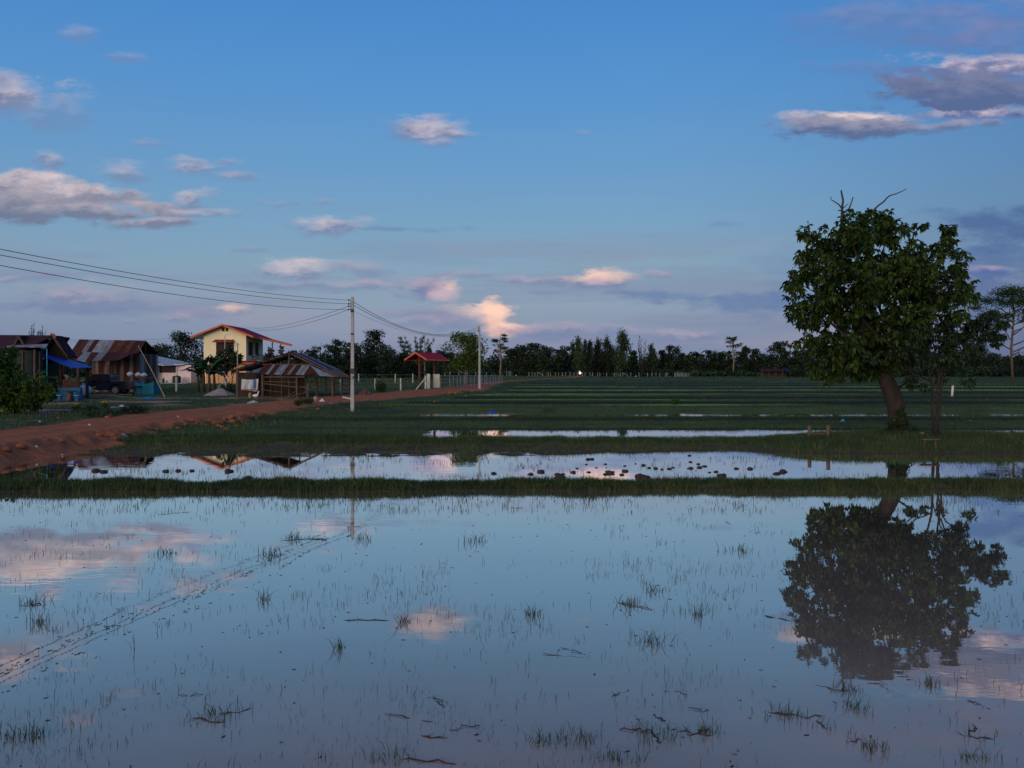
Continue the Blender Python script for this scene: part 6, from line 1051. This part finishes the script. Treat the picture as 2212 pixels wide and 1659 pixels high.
for px, py, w_, lab in ((39.5, 421.4, .22, 'white bottle in the grass left of the road'), (89.5, 424.6, .25, 'white scrap on the verge near the road edge'), (36.5, 446, .17, 'white plastic cup on the red embankment, left side'), (115.3, 438.8, .14, 'white scrap beside the largest clod of the embankment'), (62.6, 454.5, .12, 'small white scrap low on the red embankment'), (178, 416.3, .2, 'white scrap at the near edge of the yard'), (347, 408.2, .12, 'white scrap left of the near pole foot'), (298.5, 419, .1, 'small pale scrap on the bund below the barn'), (1015/2.16, 427, .1, 'small white scrap on the bund right of the near pole')):
    x, y, z = ground_px(px, py+.6); heap('litter', lab, 'litter', px, y, w_*.8, w_*.5, w_*.28, 'bag', jag=1.2, sharp=.7)
A_, B_ = Vector(ground_px(122, 434.8)), Vector(ground_px(129.5, 438.5)); o = MB().tube([A_+Vector((0, 0, .03)), B_+Vector((0, 0, .03))], .022, 7).build('pale_pipe', M['cyan'], None); tag(o, 'short pale blue pipe lying on the red embankment', 'pipe')

# ------------------------------------------------------------------ lumps: laterite on the embankment, wet clods in the second paddy
def lump(name, label, cat, group, pos, r, m, seed, flat=.7):
    n, m_ = 14, 9; V = []; 
    for i in range(m_+1):
        for j in range(n):
            a, c = math.pi*i/m_, 2*math.pi*j/n; d = Vector((math.sin(a)*math.cos(c), math.sin(a)*math.sin(c), math.cos(a))); q_ = r*(.50+1.0*float(fbm(np.array([d.x*1.6+seed*3.1]), np.array([d.y*1.6+d.z*2.3+seed]), 400, 3)[0])+.25*(float(vn(np.array([d.x*4+seed]), np.array([d.z*4+d.y*3]), 401)[0])-.5)); V.append((d.x*q_*1.25, d.y*q_, d.z*q_*flat))
    Fq = [(i*n+j, (i+1)*n+j, (i+1)*n+(j+1) % n, i*n+(j+1) % n) for i in range(m_) for j in range(n)]; o = npmesh(name, V, Fq, M[m], None, np.ones((len(V), 3)), seed % 2 == 0, pos); return tag(o, label, cat, group)
E1 = sorted([(75,1580,50),(235,1540,60),(110,1570,26),(440,1500,16),(690,1475,34),(1120,1400,40),(1310,1450,34),(1400,1400,34),(1530,1410,38),(1290,1390,22),(1200,1410,20),(655,1205,18),(640,1150,26),(1215,1200,34),(1330,1155,32),(1240,1180,24),(1770,1335,24),(2005,1320,34),(1870,1440,18),(40,1555,20)]); cn = {}
def nth(key, txt): cn[key] = cn.get(key, -1)+1; return ORD[cn[key]]+txt
for i, (x_, z_, r_) in enumerate(E1): px, py = x_*.0889, 311.3+.0889*z_; x, y, z = ground_px(px, py); lump('laterite_lump', nth('a', ' orange lump from the left on the bare slope of the red road') if z_ > 1250 else nth('b', ' reddish lump from the left in the roadside verge grass'), 'earth lump', 'laterite lumps on the road slope' if z_ > 1250 else 'laterite lumps on the verge', Vector((x, y, z+.02)), r_*.0889*sc(y)*.8, 'rock', i)
E2 = sorted([(140,1240,30),(185,1265,26),(60,1290,24),(380,1270,34),(450,1260,40),(500,1220,28),(430,1300,30),(560,1210,30),(585,1190,26),(600,1250,36),(680,1225,28),(700,1250,22),(330,1250,26),(520,1330,30),(470,1310,24),(640,1300,24),(290,1290,20),(860,1210,18),(905,1180,14),(1550,1105,18),(1605,1080,10),(740,1270,16)])
for i, (x_, z_, r_) in enumerate(E2): px, py = 180.2+x_*.0889, 311.3+.0889*z_; x, y, z = ground_px(px, py); lump('laterite_lump', nth('c', ' orange lump from the left along the middle of the road bank'), 'earth lump', 'laterite lumps along the middle of the road bank', Vector((x, y, z+.03)), r_*.0889*sc(y)*.9, 'rock', i+40)
for i, (x_, z_, r_) in enumerate(sorted([(1200,1290,16),(1260,1300,14),(1180,1310,12),(1375,1330,14),(1330,1290,10),(1020,1390,12),(1450,1270,14)])): px, py = 344+x_*.0889, 278.5+.0889*z_; x, y, z = ground_px(px, py); lump('laterite_lump', nth('d', ' pale orange lump from the left on the mound at the farther pole'), 'earth lump', 'lumps on the mound by the farther pole', Vector((x, y, z+.03)), r_*.0889*sc(y), 'rock', i+80)
CLD = sorted([(815,560,20),(848,558,20),(960,600,14),(1125,615,12),(1280,610,32),(1330,632,26),(1385,636,22),(1440,645,24),(1500,640,22),(1530,628,14),(1128,660,32),(1000,675,48),(960,685,30),(690,670,38),(600,685,30),(560,688,26),(415,665,30),(330,685,26),(820,668,22),(800,602,12),(385,605,8),(265,632,16),(1670,528,18),(1680,582,16),(1745,600,20),(1800,618,30),(1755,628,28),(1680,635,26),(2065,638,24),(1895,665,30),(1840,670,20),(2180,640,30),(20,680,30),(720,635,12),(885,630,12),(1215,597,14),(1100,690,24),(970,628,12)])
for i, (x_, z_, r_) in enumerate(CLD):
    px, py = 491.5+x_*.1185, 393.2+.1185*z_; y = max(20.45, CH*F/(py-HZ)); x = (px-512)/F*y; r = r_*.1185*sc(y)*random.uniform(.5, .85)
    lump('mud_clod', nth('e', ' wet mud clod from the left in the right half of the far pool') if x_ > 1150 else nth('f', ' wet mud clod from the left behind the grassy bund, centre'), 'mud clod', 'mud clods right of centre in the far pool' if x_ > 1150 else 'mud clods behind the grassy bund, centre', Vector((x, y, r*.12)), r, 'clod', i+120, .62)
for i, (px, py, r) in enumerate(sorted([(779,455,.0),(783,472,.09),(776.5,474,.07),(722,476,.1),(640,477,.12),(646,478,.1),(560,478,.13),(166,471.5,.07),(178,471,.07),(192,471,.06),(229,471.5,.1),(96,471,.1),(104,472,.08),(248,478,.08)])):
    if r: y = max(20.4, CH*F/(py-HZ)); lump('mud_clod', nth('g', ' small clod from the left in the left shallows of the far pool') if px < 300 else nth('h', ' small clod from the left along the rim of the far pool'), 'mud clod', 'clods in the left of the far pool' if px < 300 else 'clods at the rim of the far pool', Vector(((px-512)/F*y, y, .01)), r, 'clod', i+200, .6)

# ------------------------------------------------------------------ sticks, stubs and weed clumps in the near paddy
def wp(px, py): y = CH*F/(py-HZ); return Vector(((px-512)/F*y, y, 0))
dsp = lambda x, y: (x*.4629, y*.4629)
STK = [((735,1340),(850,1341),.010,'long thin twig floating left of centre, with weeds along it'),((1170,1413),(1270,1420),.008,'thin twig floating right of the cloud reflection'),((1215,1400),(1262,1413),.008,'short slanting twig just above another thin twig, centre right'),((1330,1300),(1408,1318),.012,'dark twig among grass tufts right of centre'),((1652,1332),(1722,1343),.013,'dark branch end touching the left side of the tree reflection'),
 ((420,1552),(478,1560),.014,'left part of the broken branch in the near weed clump'),((455,1545),(540,1533),.010,'long arched twig over the near weed clump, lower left'),((440,1502),(385,1503),.006,'faint twig floating above the lower left weed clump'),((840,1543),(935,1560),.009,'slanting twig low in the centre'),((930,1505),(962,1522),.009,'upper arm of the forked twig low in the centre'),((932,1508),(968,1535),.009,'lower arm of the forked twig low in the centre'),((905,1588),(965,1596),.016,'dark waterlogged stick below the forked twig'),
 ((965,1580),(1040,1566),.008,'thin straight twig right of the waterlogged stick'),((870,1640),(985,1648),.014,'long dark stick at the bottom edge, centre'),((1320,1506),(1362,1490),.012,'slanting brown stick right of the bottom centre'),((1440,1492),(1490,1504),.007,'thin twig floating right of the slanting brown stick'),((1490,1533),(1535,1538),.008,'level twig above the large weed mat'),((1410,1545),(1440,1562),.010,'short slanting stick left of the large weed mat'),((1340,1578),(1400,1580),.012,'dark twig in the left half of the large weed mat'),
 ((1400,1576),(1430,1606),.016,'thick dark stub in the middle of the large weed mat'),((1440,1578),(1552,1590),.012,'long dark twig right of the large weed mat'),((1660,1540),(1785,1552),.013,'long dark twig below the tree reflection, left side'),((1760,1555),(1785,1575),.012,'short twig hanging off the long one below the tree reflection'),((1765,1484),(1830,1495),.010,'dark twig just under the tip of the tree reflection'),((1830,1606),(1880,1590),.013,'dark bent root near the bottom right'),
 ((2070,1587),(2150,1598),.010,'long thin twig at the lower right'),((2090,1590),(2110,1568),.010,'short forked arm on the thin twig at the lower right'),((2090,1513),(2145,1535),.010,'slanting twig under the pink reflection at the right'),((1480,1590),(1530,1575),.010,'twig end near the weed mat, bottom right of centre'),((610,1168),(700,1164),.011,'floating twig with reeds, left of the near pole reflection'),((672,1164),(704,1167),.022,'thick short log left of the near pole reflection'),
 ((760,1138),(800,1137),.006,'thin twig crossing the near pole reflection'),((955,1226),(985,1227),.006,'tiny dark twig floating in the upper centre'),((1100,1097),(1130,1098),.008,'little dark twig near the far bank, centre'),((340,1112),(415,1106),.006,'thin pair of straws near the far bank, left'),((1565,1125),(1577,1132),.008,'small forked twig in the upper right centre'),((50,1308),(100,1306),.014,'dark twig under the left weed clump'),((1780,1590),(1850,1585),.008,'faint stick near the bottom right root')]
for i, (a, c, r, lab) in enumerate(STK):
    if a[1] > 1560 and i in (37,): continue
    A_, B_ = wp(*dsp(*a)), wp(*dsp(*c)); r *= .42; n = 6; pts = [A_.lerp(B_, j/n)+Vector((random.gauss(0, .012), random.gauss(0, .02), random.uniform(-.006, .012))) for j in range(n+1)]
    b = MB(); b.tube(pts, [r*random.uniform(.4, .9) if j in (0, n) else r*random.uniform(.8, 1.15) for j in range(n+1)], 6)
    for j in range(random.randint(1, 3)): p = random.choice(pts); b.tube([p, p+Vector((random.uniform(-.06, .06), random.uniform(-.05, .05), random.uniform(.0, .05)))], [r*.5, r*.2], 5)
    o = b.build('twig', M['clod'], None, True); tag(o, lab, 'twig')
WD = [(460,1548,70,'near weed clump with twigs at the lower left'),(360,1196,34,'dense grass tuft left of the near pole reflection, upper left'),(632,1163,30,'reed tuft on a floating twig left of the near pole reflection'),(72,1303,34,'dark weed clump near the left edge'),(90,1345,26,'ragged weeds just below the dark clump near the left edge'),(1410,1276,30,'upper of two grass tufts right of centre'),(1365,1305,46,'lower and wider of two grass tufts right of centre'),(1405,1385,50,'sprawling weed clump right of the cloud reflection'),
 (734,1400,14,'narrow upright tuft left of centre'),(570,1296,18,'thin bent reeds left of centre, upper part'),(210,1420,10,'single bent reed at the left'),(290,1402,8,'single leaning reed right of the bent one at the left'),(30,1590,50,'row of rank reeds at the lower left corner'),(80,1590,44,'leafy reeds just right of the lower left corner'),(1415,1590,75,'large dark weed mat at the bottom, right of centre'),(1250,1600,70,'loose weeds at the bottom left of the large mat'),(1530,1583,30,'small leafy clump at the right end of the large mat'),(1330,1640,60,'weeds cut by the bottom edge right of centre'),
 (840,1640,50,'weeds cut by the bottom edge, centre left'),(1690,1545,60,'row of weeds along the twig below the tree reflection'),(1850,1530,44,'weeds below the tip of the tree reflection'),(1830,1490,34,'thin reeds touching the tip of the tree reflection'),(2010,1480,30,'loose reeds right of the tree reflection tip'),(2110,1640,40,'weeds cut by the bottom edge at the right'),(1170,1605,40,'weed patch left of the large mat, near bottom centre'),(1150,1330,20,'small green sprigs in the centre'),(870,1345,20,'small weeds on the long thin twig left of centre'),(1880,1620,40,'weeds around the bent root near the bottom right'),
 (1510,1330,14,'tall bent reed pair right of centre'),(780,1165,30,'weeds just right of the near pole reflection'),(1030,1170,36,'thin reed patch, upper centre'),(1600,1190,40,'reed patch upper right of centre'),(590,1200,40,'fine reeds upper left of centre')]
for i, (dx, dy, w_, lab) in enumerate(WD):
    c = wp(*dsp(dx, min(dy, 1652))); half = w_*.4629*sc(c.y)*.75; n = int(16+w_*.9); x = c.x+RNG.normal(0, half*.6, n); y = c.y+RNG.normal(0, half*.5, n); small = w_ < 12
    if small: n = 4; x = c.x+RNG.normal(0, .01, n); y = c.y+RNG.normal(0, .01, n)
    hh = RNG.uniform(.1, 1, n)**1.5*(.11 if dy > 1400 else .17)*(2.2 if small else 1); V, Fc, k_ = blades(x-c.x, y-c.y, np.zeros(n), hh, np.full(n, .0035+.0004*c.y), 1.5, 2)
    o = npmesh('weed_clump', V, Fc, M['sedge'], None, np.repeat(RNG.uniform(.5, 1.5, (n, 1))*np.ones((1, 3)), 5, 0), False, c); tag(o, lab, 'weeds')
